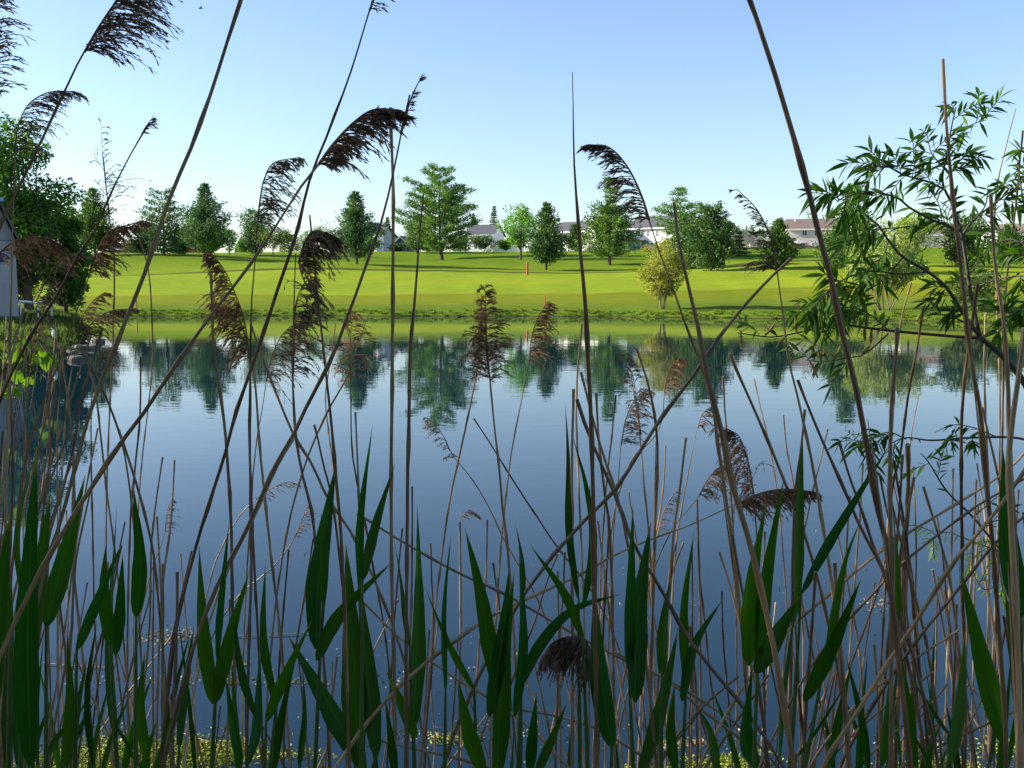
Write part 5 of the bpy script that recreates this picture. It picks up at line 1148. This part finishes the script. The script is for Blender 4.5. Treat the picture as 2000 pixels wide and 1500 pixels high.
lim.build('branches', simple('willow_bark', (0.11, 0.085, 0.07), (0.05, 0.04, 0.035), 40, .8), wil, smooth_=True)
def lance(name, C, D_, L, mat):
    """narrow pointed leaves, folded at the midrib and curved"""
    r = np.random.default_rng(9); C = np.array(C); D_ = nrm(np.array(D_)); L = np.array(L)[:, None]; n = len(C)
    N = nrm(r.normal(size=(n, 3)) + np.array([0, -.5, .6])); side = nrm(np.cross(D_, N)); up = np.cross(side, D_); V = []
    for t, w in ((0, .01), (.3, .100), (.6, .085), (1, .004)):
        m = C + D_ * L * t - np.array([0, 0, 1]) * L * t * t * .22
        V += [m - side * L * w + up * L * w * .4, m, m + side * L * w + up * L * w * .4]
    V = np.stack(V, 1); base = (np.arange(n) * 12)[:, None, None]; q = []
    for i in range(3):
        for j in range(2): q.append([i * 3 + j, i * 3 + j + 1, (i + 1) * 3 + j + 1, (i + 1) * 3 + j])
    Q = (base + np.array(q)[None]).reshape(-1, 4)
    return np_mesh(name, V.reshape(-1, 3), Q, mat, wil)
M['willow_leaf'] = foliage('willow_leaves', (0.022, 0.065, 0.010), (0.045, 0.115, 0.014), (0.10, 0.20, 0.026), 8, .45)
M['willow_small_lit'] = foliage('small_lit_willow_leaves', (0.14, 0.24, 0.03), (0.24, 0.34, 0.05), (0.34, 0.40, 0.08), 8, .45)  # small leaves; their yellow sunlit look is put into the colour
lance('leaves', LC, LD, LL, M['willow_leaf']); lance('small_lit_leaves', YC, YD, YL, M['willow_small_lit'])
ckm = foliage('willow_catkins', (0.16, 0.14, 0.05), (0.26, 0.22, 0.09), (0.34, 0.27, 0.12), 40, .3)
for q in CKS: q.build('catkin', ckm, wil)

# ------------------------------------------------------------------ algae mats and floating litter near the bank
M['algae'] = foliage('algae', (0.10, 0.14, 0.010), (0.22, 0.27, 0.02), (0.40, 0.40, 0.05), 5, .1)
M['litter'] = foliage('floating_litter', (0.12, 0.10, 0.06), (0.24, 0.20, 0.12), (0.42, 0.38, 0.25), 5, .1)
r = np.random.default_rng(31)
def scatter(name, spots, mat, lb, flat, size):
    C = []; D_ = []; L = []
    for (px, py, rx, ry, n) in spots:
        x = px + r.normal(size=n) * rx * .5; y = np.clip(py + r.normal(size=n) * ry * .5, 640, 1640)
        for a, b in zip(x, y):
            d = ray(a, b); k = -CAMZ / d[2]
            C.append((d[0] * k, d[1] * k, .004 + abs(r.normal()) * flat)); 
    C = np.array(C); n = len(C); D_ = r.normal(size=(n, 3)) * np.array([1, 1, .12]); o = leaves(name, C, D_, r.uniform(.4, 1.3, n) * size, r.uniform(.3, .9, n) * size, mat, None, r); tag(o, lb, kind='stuff')
scatter('algae', [(270, 1480, 170, 40, 5200), (400, 1470, 110, 26, 2200), (140, 1500, 120, 40, 1800), (1420, 1490, 100, 16, 900), (1280, 1505, 80, 10, 200), (560, 1475, 100, 12, 250), (880, 1445, 60, 12, 200), (1830, 1500, 100, 20, 700), (1960, 1460, 60, 20, 400)], M['algae'], 'yellow green algae floating in mats along the near water edge', .004, .014)
scatter('floating_litter', [(330, 1245, 60, 18, 240), (460, 1297, 24, 5, 110), (400, 1330, 240, 12, 170), (540, 1335, 150, 3, 120), (820, 1320, 200, 40, 60), (700, 1290, 400, 60, 50), (1330, 1452, 60, 8, 240), (1100, 1180, 500, 120, 60), (1500, 1150, 400, 120, 60), (570, 1085, 60, 8, 14), (1710, 1180, 40, 16, 90), (880, 1440, 60, 8, 120), (1780, 1460, 60, 14, 260), (250, 650, 120, 4, 100), (1000, 1430, 700, 40, 220), (1710, 627, 90, 1, 60)], M['litter'], 'bits of dead reed and scum floating on the pond', .002, .016)
# broken twigs lying at the water's edge
tl = ['pale broken reed floating level at lower left', 'dark twig floating under the forked green shoot', 'pale broken reed floating at the bottom left corner algae', 'broken reed lying on the algae at lower right']
for i, (a, b_) in enumerate((((85, 1297), (212, 1306)), ((420, 1245), (640, 1237)), ((345, 1430), (420, 1455)), ((1740, 1470), (1850, 1440)))):
    q = []
    for (x, y) in (a, ((a[0] + b_[0]) / 2, (a[1] + b_[1]) / 2 + 2), b_):
        d = ray(x, y); k = -CAMZ / d[2]; q.append((d[0] * k, d[1] * k, .008))
    mb = MB(); mb.tube(q, [.0022, .0026, .002], 6); o = mb.build('floating_reed', M['stalk']); tag(o, tl[i], 'reed', 'broken reeds floating on the water')
print('reeds', NR[0], 'shoots', NSH[0])
